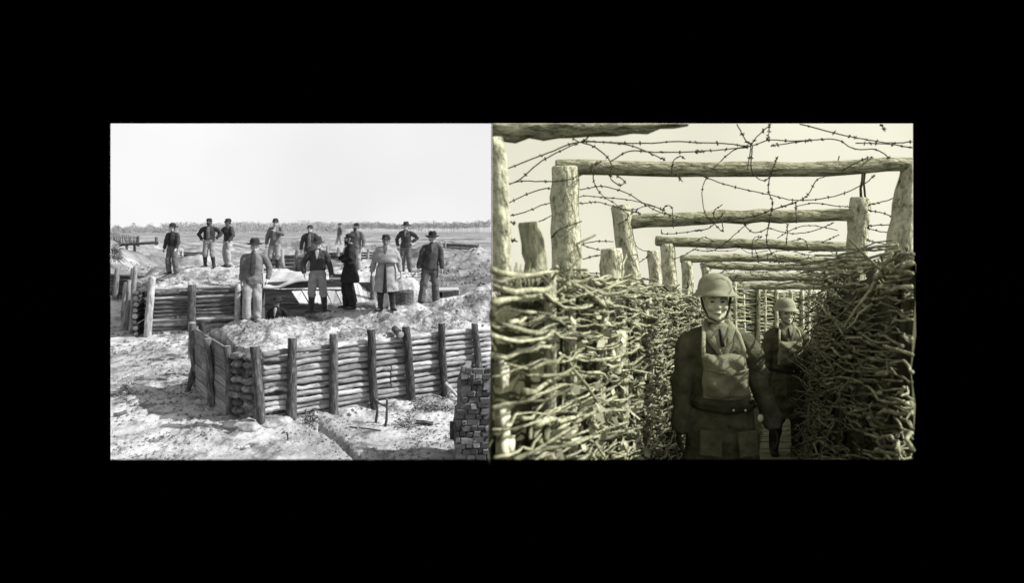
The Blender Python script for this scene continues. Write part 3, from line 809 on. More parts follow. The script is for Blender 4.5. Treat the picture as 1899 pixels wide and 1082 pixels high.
# ------------------------------------------------------------------ left: small things lying in the yard
HF = empty('hitching_rail', tuple(ray(706, 788, 12.8)), 'small rail of two upright sticks with a crossbar in the yard', 'rail')
for (u0, v0, u1, v1) in ((699, 742, 697, 781), (718, 741, 714, 788)):
    d = ZC * F / (v1 - HY); b = ray(u1, v1, d); wlog('leg', b - Vector((0, 0, .05)), ray(u0, v0, d), .026, .022, [M['bark'], M['grain']], HF, n=7, rings=4)
a_, b_2 = ray(699, 744, ZC * F / (781 - HY)), ray(716, 754, ZC * F / (788 - HY)); wlog('crossbar', a_, b_2, .022, .02, [M['bark'], M['grain']], HF, n=7, rings=3)
def on_ground(u, v):
    p = ray(u, v, ZC * F / (v - HY)); p.z = zat(p.x, p.y); return p
for i, (u0, v0, u1, v1, r, mt, lb, nm) in enumerate([
        (648, 796, 707, 800, .016, 'bark', 'thin dark rod lying on the ground before the stick frame', 'rod'),
        (826, 712, 857, 743, .035, 'log', 'bare pole leaning against the log wall beside the brick pier', 'pole'),
        (773, 781, 804, 784, .045, 'bark', 'dark charred log chunk lying before the debris by the pier', 'log'),
        (532, 806, 534, 818, .014, 'bark', 'short peg stuck in the yard below the corner of the wall', 'peg'),
        (440, 833, 450, 833, .03, 'plank_pale', 'pale chip of wood lying in the yard, left of its pair', 'wood chip'),
        (452, 834, 463, 833, .03, 'plank_pale', 'pale chip of wood lying in the yard, right of its pair', 'wood chip'),
        (212, 779, 234, 774, .05, 'bark', 'dark stick of wood on the ground near the left edge', 'stick'),
        (310, 672, 326, 674, .03, 'bark', 'small dark stick on the open ground left of the plank wall', 'stick')]):
    a, b = on_ground(u0, v0), on_ground(u1, v1)
    if nm == 'pole': a = ray(826, 712, 14.6); b = on_ground(857, 743)
    if nm == 'peg': b = on_ground(534, 818); a = b + Vector((-.02, 0, .13))
    a.z += r * .6; b.z += r * .6
    tag(wlog(nm.replace(' ', '_'), a, b, r, r * .9, [M[mt], M['grain']], n=7, rings=4), lb, nm)
def twig_heap(u, v, su, sv, n, lb, mt='brush'):
    m = MB(); c = on_ground(u, v)
    for i in range(n):
        p = on_ground(u + random.gauss(0, su), v + random.gauss(0, sv)) - c; a = random.uniform(0, 6.28); L = random.uniform(.06, .22)
        q = p + Vector((math.cos(a) * L, math.sin(a) * L, random.uniform(0, .1))); p.z += random.uniform(.0, .05)
        m.tube([p, (p + q) / 2 + Vector((0, 0, .03)), q], [.012, .012, .006], n=4)
    tag(m.build('twig_heap', M[mt], loc=c), lb, 'twig heap', kind='stuff')
twig_heap(800, 757, 16, 5, 90, 'heap of dark twigs and scraps below the log wall near the pier')
twig_heap(572, 786, 7, 5, 30, 'little heap of twigs at the foot of the log wall')
twig_heap(755, 785, 12, 6, 45, 'scatter of twigs behind the stick frame')
twig_heap(236, 728, 6, 12, 34, 'scatter of scraps on the ground at the left edge')

# ------------------------------------------------------------------ left: woods on the horizon
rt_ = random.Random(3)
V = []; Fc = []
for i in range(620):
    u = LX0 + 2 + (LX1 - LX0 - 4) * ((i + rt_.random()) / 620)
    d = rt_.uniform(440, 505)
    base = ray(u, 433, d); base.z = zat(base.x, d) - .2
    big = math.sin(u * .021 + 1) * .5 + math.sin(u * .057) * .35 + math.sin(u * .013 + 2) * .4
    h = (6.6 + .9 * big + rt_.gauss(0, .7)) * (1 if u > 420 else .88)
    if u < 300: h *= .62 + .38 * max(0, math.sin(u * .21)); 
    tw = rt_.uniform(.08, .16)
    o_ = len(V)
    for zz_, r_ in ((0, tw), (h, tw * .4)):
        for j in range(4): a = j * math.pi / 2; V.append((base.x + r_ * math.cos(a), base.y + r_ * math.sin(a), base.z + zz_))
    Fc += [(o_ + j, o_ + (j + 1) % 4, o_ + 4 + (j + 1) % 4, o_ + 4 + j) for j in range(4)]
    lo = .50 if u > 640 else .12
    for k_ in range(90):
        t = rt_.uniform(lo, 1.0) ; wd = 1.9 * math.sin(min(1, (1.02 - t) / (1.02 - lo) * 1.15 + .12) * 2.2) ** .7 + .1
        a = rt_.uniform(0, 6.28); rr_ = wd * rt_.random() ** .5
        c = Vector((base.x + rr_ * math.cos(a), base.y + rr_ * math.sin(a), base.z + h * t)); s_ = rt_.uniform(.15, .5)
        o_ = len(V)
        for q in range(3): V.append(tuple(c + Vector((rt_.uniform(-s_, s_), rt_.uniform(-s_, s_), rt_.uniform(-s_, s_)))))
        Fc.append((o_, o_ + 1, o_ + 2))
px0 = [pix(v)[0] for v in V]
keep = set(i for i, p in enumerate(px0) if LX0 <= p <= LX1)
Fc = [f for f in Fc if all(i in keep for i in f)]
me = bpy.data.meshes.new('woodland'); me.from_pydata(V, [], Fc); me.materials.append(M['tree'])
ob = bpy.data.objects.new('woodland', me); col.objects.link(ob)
tag(ob, 'belt of pine trees along the horizon, coloured pale for haze', 'woodland', kind='stuff')
# dark scrub clumps in the middle distance
V = []; Fc = []
for i in range(260):
    u = rt_.uniform(LX0 + 8, LX1 - 8); d = rt_.uniform(30, 120)
    if u > 760 and rt_.random() < .5: d = rt_.uniform(22, 60)
    b = ray(u, 430, d); z = zat(b.x, b.y)
    for k_ in range(46):
        c = Vector((b.x + rt_.gauss(0, .4), b.y + rt_.gauss(0, .4), z + abs(rt_.gauss(0, .10)))); s_ = rt_.uniform(.03, .13)
        o_ = len(V)
        for q in range(3): V.append(tuple(c + Vector((rt_.uniform(-s_, s_), rt_.uniform(-s_, s_), rt_.uniform(-s_, s_)))))
        Fc.append((o_, o_ + 1, o_ + 2))
ok_ = [LX0 <= pix(v)[0] <= LX1 for v in V]
Fc = [f for f in Fc if all(ok_[i] for i in f)]
me = bpy.data.meshes.new('scrub'); me.from_pydata(V, [], Fc); me.materials.append(M['straw'])
ob = bpy.data.objects.new('scrub', me); col.objects.link(ob)
tag(ob, 'low dry scrub and weeds on the ground behind the fort', 'scrub', kind='stuff')

# ------------------------------------------------------------------ people
FINAL = []          # (object, voxel, smooth iterations, fold amplitude, fold size, dents)
def soft(mb, name, mt, parent, voxel, it=3, fold=0.0, fsize=.06, dents=None):
    o = mb.build(name, mt, parent)
    FINAL.append((o, voxel, it, fold, fsize, dents or []))
    return o

def ik(a, b, l1, l2, hint):
    a, b = Vector(a), Vector(b); d = b - a; L = min(d.length, (l1 + l2) * .999); dn = d.normalized()
    x = (l1 * l1 - l2 * l2 + L * L) / (2 * L); h = math.sqrt(max(0, l1 * l1 - x * x))
    hv = Vector(hint); hv = hv - dn * hv.dot(dn)
    if hv.length < 1e-6: hv = Vector((0, -1, 0))
    return a + dn * x + hv.normalized() * h, a + dn * L

def person(name, label, base, yaw=0, Ht=1.74, feet=((.13, 0), (-.13, 0)), toes=(25, -25), kneehint=((.15, -1, 0), (-.15, -1, 0)), lean=(0, 0), hips=(0, 0),
           wrists=((.30, -.03, .88), (-.30, -.03, .88)), elbows=((.5, .6, 0), (-.5, .6, 0)), head=(0, 0), jacket='cloth_dark', trousers='cloth_light', hem=.80, coat=None,
           hat='slouch', hatmat='felt', boots=None, shoe='leather', shirt=None, beard=False, skin='skin', voxel=.0125, build=1.0, openj=False, cape=False, group=None, fine=False, hand_curl=.5,
           hair='hair', hat_tilt=0, sleeve_mat=None, trim=None):
    k = Ht / 1.75
    P = empty(name, base, label, 'person', group, rz=yaw); P.scale = (k, k, k)
    hx, hy = hips
    def U(p):                                                   # upper-body shift
        z = p[2]; t = max(0, z - .92)
        return Vector((p[0] + hx + lean[0] * t, p[1] + hy + lean[1] * t, z))
    hy_, hp_ = R(head[0]), R(head[1])
    HR = Matrix.Rotation(hy_, 3, 'Z') @ Matrix.Rotation(hp_, 3, 'X')
    piv = Vector((0, .01, 1.53))
    hs_ = 1.06 if not fine else 1.0
    def Hd(p): return U(tuple(piv)) + HR @ ((Vector(p) - piv) * hs_) + Vector((0, 0, -.018 if not fine else -.008))
    b = MB()
    bw_ = build
    # torso, neck, head
    tor = [(0, 0, .88), (0, 0, .97), (0, .0, 1.10), (0, -.005, 1.26), (0, .005, 1.38), (0, .01, 1.455)]
    trd = [(.14, .10), (.162, .115), (.138, .10), (.16, .11), (.145, .09), (.075, .06)]
    b.tube([U(p) for p in tor], [(r[0] * bw_, r[1] * bw_) for r in trd], n=16, up=(0, -1, 0), round_ends=True)
    b.tube([U((0, .012, 1.42)), Hd((0, .006, 1.50)), Hd((0, -.002, 1.585))], [.064, .056, .055], n=12, up=(0, -1, 0), round_ends=True)
    b.ball(Hd((0, .012, 1.662)), (.074, .094, .088), rot=HR)
    b.ball(Hd((0, -.034, 1.618)), (.061, .066, .092), rot=HR)
    b.ball(Hd((0, -.050, 1.556)), (.044, .045, .034), rot=HR)
    b.ball(Hd((0, -.088, 1.540)), (.020, .016, .017), rot=HR)
    for sx in (-1, 1):
        b.ball(Hd((sx * .040, -.066, 1.603)), (.024, .026, .024), rot=HR)               # cheek
        b.ball(Hd((sx * .073, .008, 1.628)), (.010, .022, .032), rot=HR)                # ear
        b.tube([Hd((sx * .012, -.094, 1.664)), Hd((sx * .046, -.078, 1.660))], [.011, .009], n=8, round_ends=True)
        b.tube([Hd((sx * .045, -.04, 1.556)), Hd((sx * .066, .0, 1.60))], [.02, .018], n=8, round_ends=True)
    b.tube([Hd((0, -.096, 1.652)), Hd((0, -.112, 1.625)), Hd((0, -.120, 1.610))], [.0095, .0135, .017], n=8, round_ends=True)
    for sx in (-1, 1): b.ball(Hd((sx * .012, -.103, 1.606)), (.009, .012, .009), rot=HR)
    b.ball(Hd((0, -.096, 1.574)), (.022, .012, .0055), rot=HR); b.ball(Hd((0, -.095, 1.563)), (.019, .012, .007), rot=HR)
    # limbs
    J = []
    for si, sx in enumerate((1, -1)):
        fx, fy = feet[si]
        hip = Vector((sx * .085 + hx, hy, .92)); ank = Vector((fx, fy, .085))
        kn, ank2 = ik(hip, ank, .435, .415, kneehint[si])
        b.tube([hip + Vector((0, 0, .02)), hip.lerp(kn, .5), kn, kn.lerp(ank2, .35), ank2], [.088 * bw_, .075 * bw_, .055, .056, .038], n=12, up=(0, -1, 0), round_ends=True)
        ta = R(toes[si]); fd = Vector((math.sin(ta), -math.cos(ta), 0))
        heel = Vector((ank.x, ank.y, .04)) - fd * .05; toe = Vector((ank.x, ank.y, .032)) + fd * .17
        b.tube([heel, heel.lerp(toe, .5), toe], [(.036, .038), (.042, .036), (.038, .026)], n=10, up=(0, 0, 1), round_ends=True)
        sh = U((sx * (.19 if not fine else .178) * (.5 + .5 * bw_), .01, 1.40 if not fine else 1.382))
        el, wr = ik(sh, U(wrists[si]) if True else wrists[si], .29, .255, elbows[si])
        b.tube([U((sx * .10, .01, 1.40)), sh, sh.lerp(el, .5), el, el.lerp(wr, .4), wr], [.038, .046, .044, .038, .038, .026], n=12, round_ends=True)
        # hand: palm, four fingers, thumb
        fdv = (wr - el).normalized()
        side = Vector((0, -1, 0)) - fdv * fdv.dot(Vector((0, -1, 0)))
        if side.length < .2: side = Vector((0, 0, 1)) - fdv * fdv.z
        side.normalize(); inn = fdv.cross(side).normalized()
        if inn.x * sx > 0: inn = -inn
        pc = wr + fdv * .05
        b.tube([wr + fdv * .0, pc, wr + fdv * .088], [(.024, .017), (.038, .016), (.040, .013)], n=10, up=tuple(inn), round_ends=True)
        for fi, (o_, L_) in enumerate(((.030, .072), (.010, .080), (-.010, .075), (-.029, .058))):
            p0 = wr + fdv * .082 + side * o_; c_ = hand_curl
            p1 = p0 + (fdv * (1 - .3 * c_) + inn * .5 * c_).normalized() * L_ * .5
            p2 = p1 + (fdv * (1 - 1.0 * c_) + inn * 1.3 * c_).normalized() * L_ * .5
            b.tube([p0, p1, p2], [.0092, .0085, .007], n=7, round_ends=True)
        t0 = wr + fdv * .03 + side * .03
        b.tube([t0, t0 + side * .025 + fdv * .03, t0 + side * .028 + fdv * .06 + inn * .012], [.013, .011, .009], n=7, round_ends=True)
        J.append((hip, kn, ank2, sh, el, wr, fd, ank))
    dents = []
    for sx in (-1, 1): dents.append((Hd((sx * .031, -.098, 1.640)), .018, HR @ Vector((0, .017, 0))))
    for sx in (-1, 1): dents.append((Hd((sx * .046, -.080, 1.575)), .02, HR @ Vector((-sx * .005, .006, 0))))
    soft(b, 'body', M[skin], P, voxel if not fine else .0058, it=2, dents=dents)
    if fine:
        for sx in (-1, 1):
            m = MB(); m.ball(Hd((sx * .031, -.081, 1.640)), (.0135, .0095, .0052), rot=HR); e_ = m.build('eye', M['s_leather'] if fine else M['hair'], P)
            m = MB(); m.tube([Hd((sx * .014, -.1045, 1.661)), Hd((sx * .032, -.100, 1.666)), Hd((sx * .050, -.083, 1.659))], [(.003, .0035), (.003, .004), (.002, .002)], n=6, round_ends=True); m.build('eyebrow', M['s_khaki'], P)
        m = MB(); m.tube([Hd((-.024, -.098, 1.567)), Hd((0, -.108, 1.5695)), Hd((.024, -.098, 1.567))], [.0022, .0028, .0022], n=6, round_ends=True); m.build('mouth', M['s_leather'], P)
    # hair
    m = MB()
    m.ball(Hd((0, .022, 1.664)), (.082, .096, .092), rot=HR)
    m.tube([Hd((-.07, .03, 1.60)), Hd((0, .085, 1.59)), Hd((.07, .03, 1.60))], [(.018, .045)] * 3, n=8, up=(0, 0, 1), round_ends=True)
    if not fine: soft(m, 'hair', M[hair], P, .012, it=1)
    if beard:
        m = MB(); m.ball(Hd((0, -.075, 1.545)), (.055, .05, .055), rot=HR); m.ball(Hd((0, -.085, 1.50)), (.042, .034, .05), rot=HR)
        for sx in (-1, 1): m.tube([Hd((sx * .05, -.055, 1.55)), Hd((sx * .068, -.01, 1.62))], [.022, .014], n=8, round_ends=True)
        m.tube([Hd((-.03, -.10, 1.582)), Hd((0, -.112, 1.588)), Hd((.03, -.10, 1.582))], [.012, .014, .012], n=8, round_ends=True)
        soft(m, 'beard', M[hair], P, .011, it=1, fold=.004, fsize=.02)
    # trousers
    m = MB()
    m.tube([U((0, 0, .80)) * Vector((1, 1, 1)) if False else Vector((hx, hy, .86)), Vector((hx, hy, .95)), U((0, 0, 1.06))], [(.150 * bw_, .118), (.178 * bw_, .13), (.155 * bw_, .118)], n=16, up=(0, -1, 0), round_ends=True)
    for hip, kn, ank2, sh, el, wr, fd, ank in J:
        end = ank2 if not boots else kn.lerp(ank2, .30)
        rr = [.110 * bw_, .103, .093, .090, .090] if not boots else [.110 * bw_, .104, .097, .092, .076]
        m.tube([hip, hip.lerp(kn, .5), kn, kn.lerp(end, .55), end + Vector((0, 0, .0))], rr, n=12, up=(0, -1, 0), round_ends=False)
    soft(m, 'trousers', M[trousers], P, .0125, it=3, fold=.010, fsize=.05)
    for hip, kn, ank2, sh, el, wr, fd, ank in J:
        m = MB()
        if boots: m.tube([kn.lerp(ank2, .12), kn.lerp(ank2, .5), ank2], [.082, .073, .056], n=12, up=(0, -1, 0))
        else: m.tube([ank2 + Vector((0, 0, .03)), ank2], [.05, .05], n=10, up=(0, -1, 0))
        heel = Vector((ank.x, ank.y, .045)) - fd * .06; toe = Vector((ank.x, ank.y, .036)) + fd * .19
        m.tube([heel, heel.lerp(toe, .45), toe], [(.044, .045), (.050, .045), (.044, .030)], n=10, up=(0, 0, 1), round_ends=True)
        m.tube([Vector((ank2.x, ank2.y, .06)), ank2], [.052, .052], n=10, up=(0, -1, 0), round_ends=True)
        soft(m, 'boot' if boots else 'shoe', M[boots or shoe], P, .011, it=2, fold=.003, fsize=.03)
    # jacket
    m = MB(); hm = hem if not coat else coat
    zz = [hm, max(hm + .1, .93), 1.08, 1.24, 1.36, 1.42, 1.47]
    rw = [(.205, .155), (.196, .148), (.172, .130), (.186, .138), (.172, .120), (.120, .092), (.072, .068)]
    if hm >= .92: rw[0] = (.178, .135); rw[1] = (.180, .137)
    if coat: zz = [hm, hm + .2, .95] + zz[2:]; rw = [(.27, .225) if cape else (.275, .215), (.25, .20) if cape else (.25, .19), (.21, .16)] + rw[2:]
    def US(z): return U((0, 0, z)) if z > .92 else Vector((hx, hy, z))
    m.tube([US(z) for z in zz], [(a * bw_, c * bw_) for a, c in rw], n=20, up=(0, -1, 0))
    for (hip, kn, ank2, sh, el, wr, fd, ank), sx in zip(J, (1, -1)):
        ov = .94 if not fine else 1.06
        m.tube([U((sx * .06, .01, 1.425)), U((sx * .125 * (.5 + .5 * bw_), .01, 1.408)), sh + Vector((0, 0, -.012)), sh.lerp(el, .22), sh.lerp(el, .55), el, el.lerp(wr, .5), el.lerp(wr, ov)], [.045, .058, .064, .072, .072, .066, .060, .052], n=14, round_ends=False)
    m.tube([U((0, .012, 1.45)), U((0, .008, 1.505))], [(.078, .076), (.068, .066)], n=14, up=(0, -1, 0))
    if cape:
        m.tube([U((0, .01, 1.46)), U((0, .005, 1.40)), U((0, 0, 1.28)), U((0, 0, 1.10))], [(.10, .09), (.205, .135), (.262, .175), (.305, .20)], n=24, up=(0, -1, 0))
    soft(m, 'coat' if coat else 'jacket', M[jacket], P, .0125 if not fine else .0085, it=3, fold=.012 if not fine else .017, fsize=.055 if not fine else .038)
    if shirt:                                                    # shirt front showing between the lapels
        m = MB()
        zs = [1.02, 1.15, 1.28, 1.38, 1.455] if openj else [1.27, 1.33, 1.39, 1.44, 1.475]
        ws = [.055, .06, .058, .055, .035] if openj else [.012, .028, .042, .05, .035]
        fr = [-.152, -.150, -.154, -.132, -.090]
        if not openj: fr = [-.154, -.146, -.132, -.108, -.088]
        m.tube([U((0, f_ * bw_ + .006, z)) for f_, z in zip(fr, zs)], [(w_, .016) for w_ in ws], n=10, up=(0, -1, 0), round_ends=True)
        soft(m, 'shirt', M[shirt], P, .009, it=1, fold=.004, fsize=.03)
    if coat and trim:                                            # dark opening of a coat worn open
        m = MB(); m.tube([Vector((hx, hy - .245, hm - .01)), Vector((hx, hy - .215, hm + .2)), Vector((hx, hy - .172, .95)), U((0, -.15, 1.08))], [(.055, .014), (.042, .014), (.03, .014), (.008, .01)], n=10, up=(0, -1, 0), round_ends=True)
        soft(m, 'coat_lining', M[trim], P, .009, it=1)
    # headgear
    def HH(p): return Hd(p)
    m = MB(); ht = R(hat_tilt)
    org = Vector((0, .012, 1.668 if hat != 'helmet' else 1.680))
    TR = Matrix.Rotation(ht, 3, 'X')
    def fnh(sx_, sy_, dip):
        def f(x, y, z, a): return Hd(tuple(org + TR @ Vector((x * sx_, y * sy_, z + dip(x, y, a)))))
        return f
    def z_c(x, y): return 1.0 if .02 < math.hypot(x, y) < .075 else 0.0
    if hat == 'slouch':
        ch = random.uniform(.86, 1.08); bw2 = random.uniform(.88, 1.02); k1, k2, k3 = random.uniform(-.012, .014), random.uniform(-.006, .006), random.uniform(0, 6.28)
        prof = [(.080, .004), (.166 * bw2, -.010), (.173 * bw2, -.004), (.167 * bw2, .002), (.104, .014), (.097, .025), (.096, .065 * ch), (.086, .094 * ch), (.070, .114 * ch), (.044, .124 * ch), (.020, .122 * ch), (.004, .118 * ch)]
        m.lathe(prof, 28, fn=fnh(.98, 1.1, lambda x, y, a: ((.018 + k1) * math.cos(2 * a + k2 * 9) - .010 * math.sin(a) + k2 * math.sin(3 * a + k3)) * (math.hypot(x, y) / .173) ** 2.5 if math.hypot(x, y) > .1 else (.008 * math.cos(2 * a) * (z_c(x, y)))))
        h_ = m.build('hat', M[hatmat], P)
    elif hat == 'kepi':
        sl_ = random.uniform(.10, .24)
        prof = [(.080, -.004), (.092, -.004), (.094, .015), (.091, .040), (.080, .064), (.064, .075), (.030, .079), (.003, .079)]
        def fk(x, y, z, a): return Hd(tuple(org + Vector((x * .93, y * 1.06 - z * .22, z * (1 + sl_ * y / .09)))))
        m.lathe(prof, 24, fn=fk)
        vs = []
        for t in range(9):
            a = math.pi + math.pi * (t + 0.0) / 8
            for r_, z_ in ((.088, .004), (.142, -.022), (.142, -.027), (.088, -.002)):
                vs.append(Hd(tuple(org + Vector((r_ * .93 * math.cos(a) * (1 if r_ < .1 else .86), r_ * 1.08 * math.sin(a) - (0 if r_ < .1 else -.008), z_)))))
        fs = []
        for t in range(8):
            for q in range(4): fs.append((t * 4 + q, t * 4 + (q + 1) % 4, t * 4 + 4 + (q + 1) % 4, t * 4 + 4 + q))
        m.add(vs, fs)
        h_ = m.build('cap', M[hatmat], P)
    elif hat == 'helmet':
        prof = [(.098, .004), (.147, -.012), (.153, -.012), (.153, -.007), (.126, .014), (.115, .030), (.112, .05), (.103, .085), (.080, .113), (.048, .128), (.018, .133), (.002, .134)]
        m.lathe(prof, 40, fn=fnh(.94, 1.06, lambda x, y, a: 0))
        h_ = m.build('helmet', M[hatmat], P)
        m = MB(); pts = [Hd((sx * r_, y_, z_)) for sx, r_, y_, z_ in ((1, .090, -.01, 1.665), (1, .078, -.035, 1.60), (1, .052, -.070, 1.54), (1, .0, -.085, 1.516), (-1, .052, -.070, 1.54), (-1, .078, -.035, 1.60), (-1, .090, -.01, 1.665))]
        m.tube(pts, [(.009, .003)] * 7, n=6, up=(0, 0, 1)); m.build('chin_strap', M['s_leather'], P)
    return P, U, Hd, J

def stand(key):
    u, v, d = MEN[key]; p = ray(u, v, d); return (p.x, p.y, zat(p.x, p.y) + .005)
G_ = 'men standing on the earthworks'
person('person', 'man in broad hat and short dark jacket, leftmost on the rear mound', stand('a'), yaw=R(-12), Ht=1.72, feet=((.14, .02), (-.10, -.05)), wrists=((.27, -.16, .90), (-.30, -.05, .86)), elbows=((.7, .4, 0), (-.5, .5, 0)), hem=.98, head=(-22, 0), shirt='cloth_black', trousers='cloth_mid', openj=True, shoe='leather', group=G_)
person('person', 'bearded man with hand on hip and high boots on the rear mound', stand('b'), yaw=R(8), Ht=1.74, feet=((.15, 0), (-.14, .02)), wrists=((.26, -.10, 1.02), (-.22, -.06, .98)), elbows=((1, .35, 0), (-1, .35, 0)), hem=1.0, hat='kepi', beard=True, boots='leather', trousers='cloth_light', jacket='cloth_dark', build=1.08, skin='skin_dark', shirt='cloth_mid', openj=True, group=G_)
person('person', 'man in kepi and pale trousers beside the bearded man on the rear mound', stand('c'), yaw=R(-30), Ht=1.76, feet=((.10, -.03), (-.10, .03)), wrists=((.26, -.18, .94), (-.10, -.28, 1.25)), hem=.93, hat='kepi', trousers='cloth_pale', jacket='cloth_dark', head=(-25, 0), skin='skin_dark', shoe='leather', group=G_)
person('person', 'man in broad hat with open jacket at the left end of the front mound', stand('d'), yaw=R(14), Ht=1.73, feet=((.08, .03), (-.12, -.06)), wrists=((.30, -.04, .90), (-.24, .05, .84)), elbows=((.6, .5, 0), (-.4, .7, 0)), hem=.80, jacket='cloth_mid', trousers='cloth_light', shirt='cloth_dark', openj=True, shoe='shoe_dusty', head=(6, 4), hat_tilt=-4, group=G_, lean=(.06, 0))
person('person', 'man in kepi holding a pipe to his chest beside the dugout roof', stand('e'), yaw=R(4), Ht=1.74, feet=((.06, .02), (-.22, -.02)), wrists=((.06, -.24, 1.32), (-.30, -.02, .86)), elbows=((.8, .1, -.4), (-.5, .5, 0)), hem=.82, hat='kepi', jacket='cloth_mid', trousers='cloth_light', shirt='cloth_light', openj=True, boots='leather', head=(8, 6), group=G_)
person('person', 'man in kepi with open dark coat behind the man in high boots', stand('f'), yaw=R(6), Ht=1.78, hem=.74, hat='kepi', jacket='cloth_dark', trousers='cloth_light', shirt='cloth_mid', openj=True, group=G_)
person('person', 'man in short jacket, broad hat and tall boots at the centre of the front mound', stand('g'), yaw=R(8), Ht=1.74, feet=((.17, -.02), (-.14, .0)), toes=(40, -35), wrists=((.33, -.04, .86), (-.29, -.10, .92)), elbows=((.7, .4, 0), (-.7, .5, 0)), hem=1.0, jacket='cloth_dark', trousers='cloth_light', boots='leather', shirt='cloth_pale', group=G_, head=(5, 2))
person('person', 'small distant man striding with a hand at his side on the far mound', stand('h'), yaw=R(-50), Ht=1.74, feet=((.10, .12), (-.10, -.26)), hat='kepi', jacket='cloth_mid', trousers='cloth_light', head=(0, 0), group=G_)
person('person', 'bearded man in long black coat seen in profile on the front mound', stand('i'), yaw=R(-68), Ht=1.76, feet=((.10, .05), (-.10, -.05)), wrists=((.20, -.22, 1.12), (-.18, -.26, 1.14)), elbows=((.8, .6, 0), (-.8, .6, 0)), coat=.62, jacket='cloth_black', trousers='cloth_black', hat='kepi', beard=True, shirt='cloth_pale', shoe='leather', head=(-14, 0), group=G_)
person('person', 'man in kepi standing behind the bearded man in the black coat', stand('j'), yaw=R(-20), Ht=1.78, hat='kepi', jacket='cloth_mid', trousers='cloth_light', beard=True, hem=.84, head=(-10, 0), group=G_)
person('person', 'man in a long pale caped overcoat and dark cap on the front mound', stand('k'), yaw=R(4), Ht=1.74, feet=((.15, -.02), (-.13, .02)), wrists=((.33, -.06, .88), (-.32, -.04, .86)), elbows=((.8, .5, 0), (-.8, .5, 0)), coat=.44, cape=True, jacket='cloth_light', trousers='cloth_black', boots='leather', hat='kepi', trim='cloth_black', shirt='cloth_mid', build=1.05, shoe='shoe_dusty', hand_curl=.6, skin='skin_dark', group=G_)
person('person', 'man in brimmed hat with one hand on his hip on the right rear mound', stand('l'), yaw=R(-4), Ht=1.74, wrists=((.21, -.05, 1.06), (-.27, -.06, .92)), elbows=((1, .3, 0), (-.8, .4, 0)), hem=.88, jacket='cloth_dark', trousers='cloth_mid', shirt='cloth_mid', group=G_)
person('person', 'man in broad hat and dark buttoned jacket, rightmost on the front mound', stand('m'), yaw=R(10), Ht=1.74, feet=((.16, .04), (-.20, -.04)), toes=(20, -55), wrists=((.28, -.10, .86), (-.29, -.03, .86)), elbows=((.6, .5, 0), (-.6, .5, 0)), hem=.86, jacket='cloth_dark', trousers='cloth_mid', shirt='cloth_mid', head=(5, 0), lean=(.10, 0), hips=(.02, 0), group=G_)
pb = ray(514, 550, 18.35); 
person('person', 'man in dark coat and cap in the dugout doorway, seen from the chest up', (pb.x, pb.y, zat(pb.x, pb.y)), yaw=R(-8), Ht=1.74, hat='slouch', jacket='cloth_black', trousers='cloth_black', skin='skin_dark', shirt='cloth_pale', head=(-15, 0), group=G_)

# ------------------------------------------------------------------ right: the trench's earth
FLW = -1.5                                                     # trench floor below the eye line
VE0, VE1 = (RX0 - 1455.0) / F, (RX1 - 1455.0) / F              # where the right picture's stage ends
def v_left(s): return float(np.interp(s, [2.0, 5.0, 5.15, 9, 13.8], [-.90, -.92, -1.12, -1.02, -.98]))
def w_left(s): return float(np.interp(s, [2.0, 3.0, 5.0, 5.3, 7.0, 9.0, 11, 13.8], [.15, .15, .19, .24, .30, .33, .45, .60]))
def v_right(s, ww):
    top = float(np.interp(s, [3.0, 4.0, 5.2, 6.5, 8.0, 14], [.64, .50, .41, .385, .38, .5])); tw = w_right(s)
    return top - .09 * (tw - ww)
def w_right(s): return float(np.interp(s, [3.0, 4.5, 6.0, 6.6, 7.4, 9, 14], [.34, .35, .37, .32, .0, -.25, -.5]))
def sheet(name, rows, mt):
    m = MB(); n_ = len(rows[0]); vs = [p for r in rows for p in r]
    fs = [(i * n_ + j, i * n_ + j + 1, (i + 1) * n_ + j + 1, (i + 1) * n_ + j) for i in range(len(rows) - 1) for j in range(n_ - 1)]
    m.add(vs, fs); return tag(m.build(name, mt), kind='structure')
rn = random.Random(8)
rows = []
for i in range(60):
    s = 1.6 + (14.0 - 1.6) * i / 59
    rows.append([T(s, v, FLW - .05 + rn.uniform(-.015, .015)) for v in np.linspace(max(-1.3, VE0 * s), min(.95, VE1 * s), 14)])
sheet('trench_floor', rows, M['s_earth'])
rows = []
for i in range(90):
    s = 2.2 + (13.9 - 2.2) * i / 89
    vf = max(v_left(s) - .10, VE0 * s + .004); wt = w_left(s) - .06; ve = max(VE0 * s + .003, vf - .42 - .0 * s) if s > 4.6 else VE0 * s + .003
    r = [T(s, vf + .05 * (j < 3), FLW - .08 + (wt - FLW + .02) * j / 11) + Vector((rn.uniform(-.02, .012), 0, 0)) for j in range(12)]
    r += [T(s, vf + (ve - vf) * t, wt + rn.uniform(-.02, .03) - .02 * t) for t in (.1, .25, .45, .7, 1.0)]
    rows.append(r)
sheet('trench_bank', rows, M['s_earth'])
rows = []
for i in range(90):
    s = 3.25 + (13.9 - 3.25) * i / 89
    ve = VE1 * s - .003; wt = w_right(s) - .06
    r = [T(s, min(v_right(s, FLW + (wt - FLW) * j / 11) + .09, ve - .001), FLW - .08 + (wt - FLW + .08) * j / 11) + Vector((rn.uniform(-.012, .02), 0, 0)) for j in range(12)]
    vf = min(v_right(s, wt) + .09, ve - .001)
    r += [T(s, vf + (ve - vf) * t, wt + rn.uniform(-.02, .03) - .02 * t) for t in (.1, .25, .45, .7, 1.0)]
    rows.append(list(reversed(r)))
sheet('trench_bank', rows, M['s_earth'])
def s_end(v): return 11.9 + (v + 1.15) * 1.7
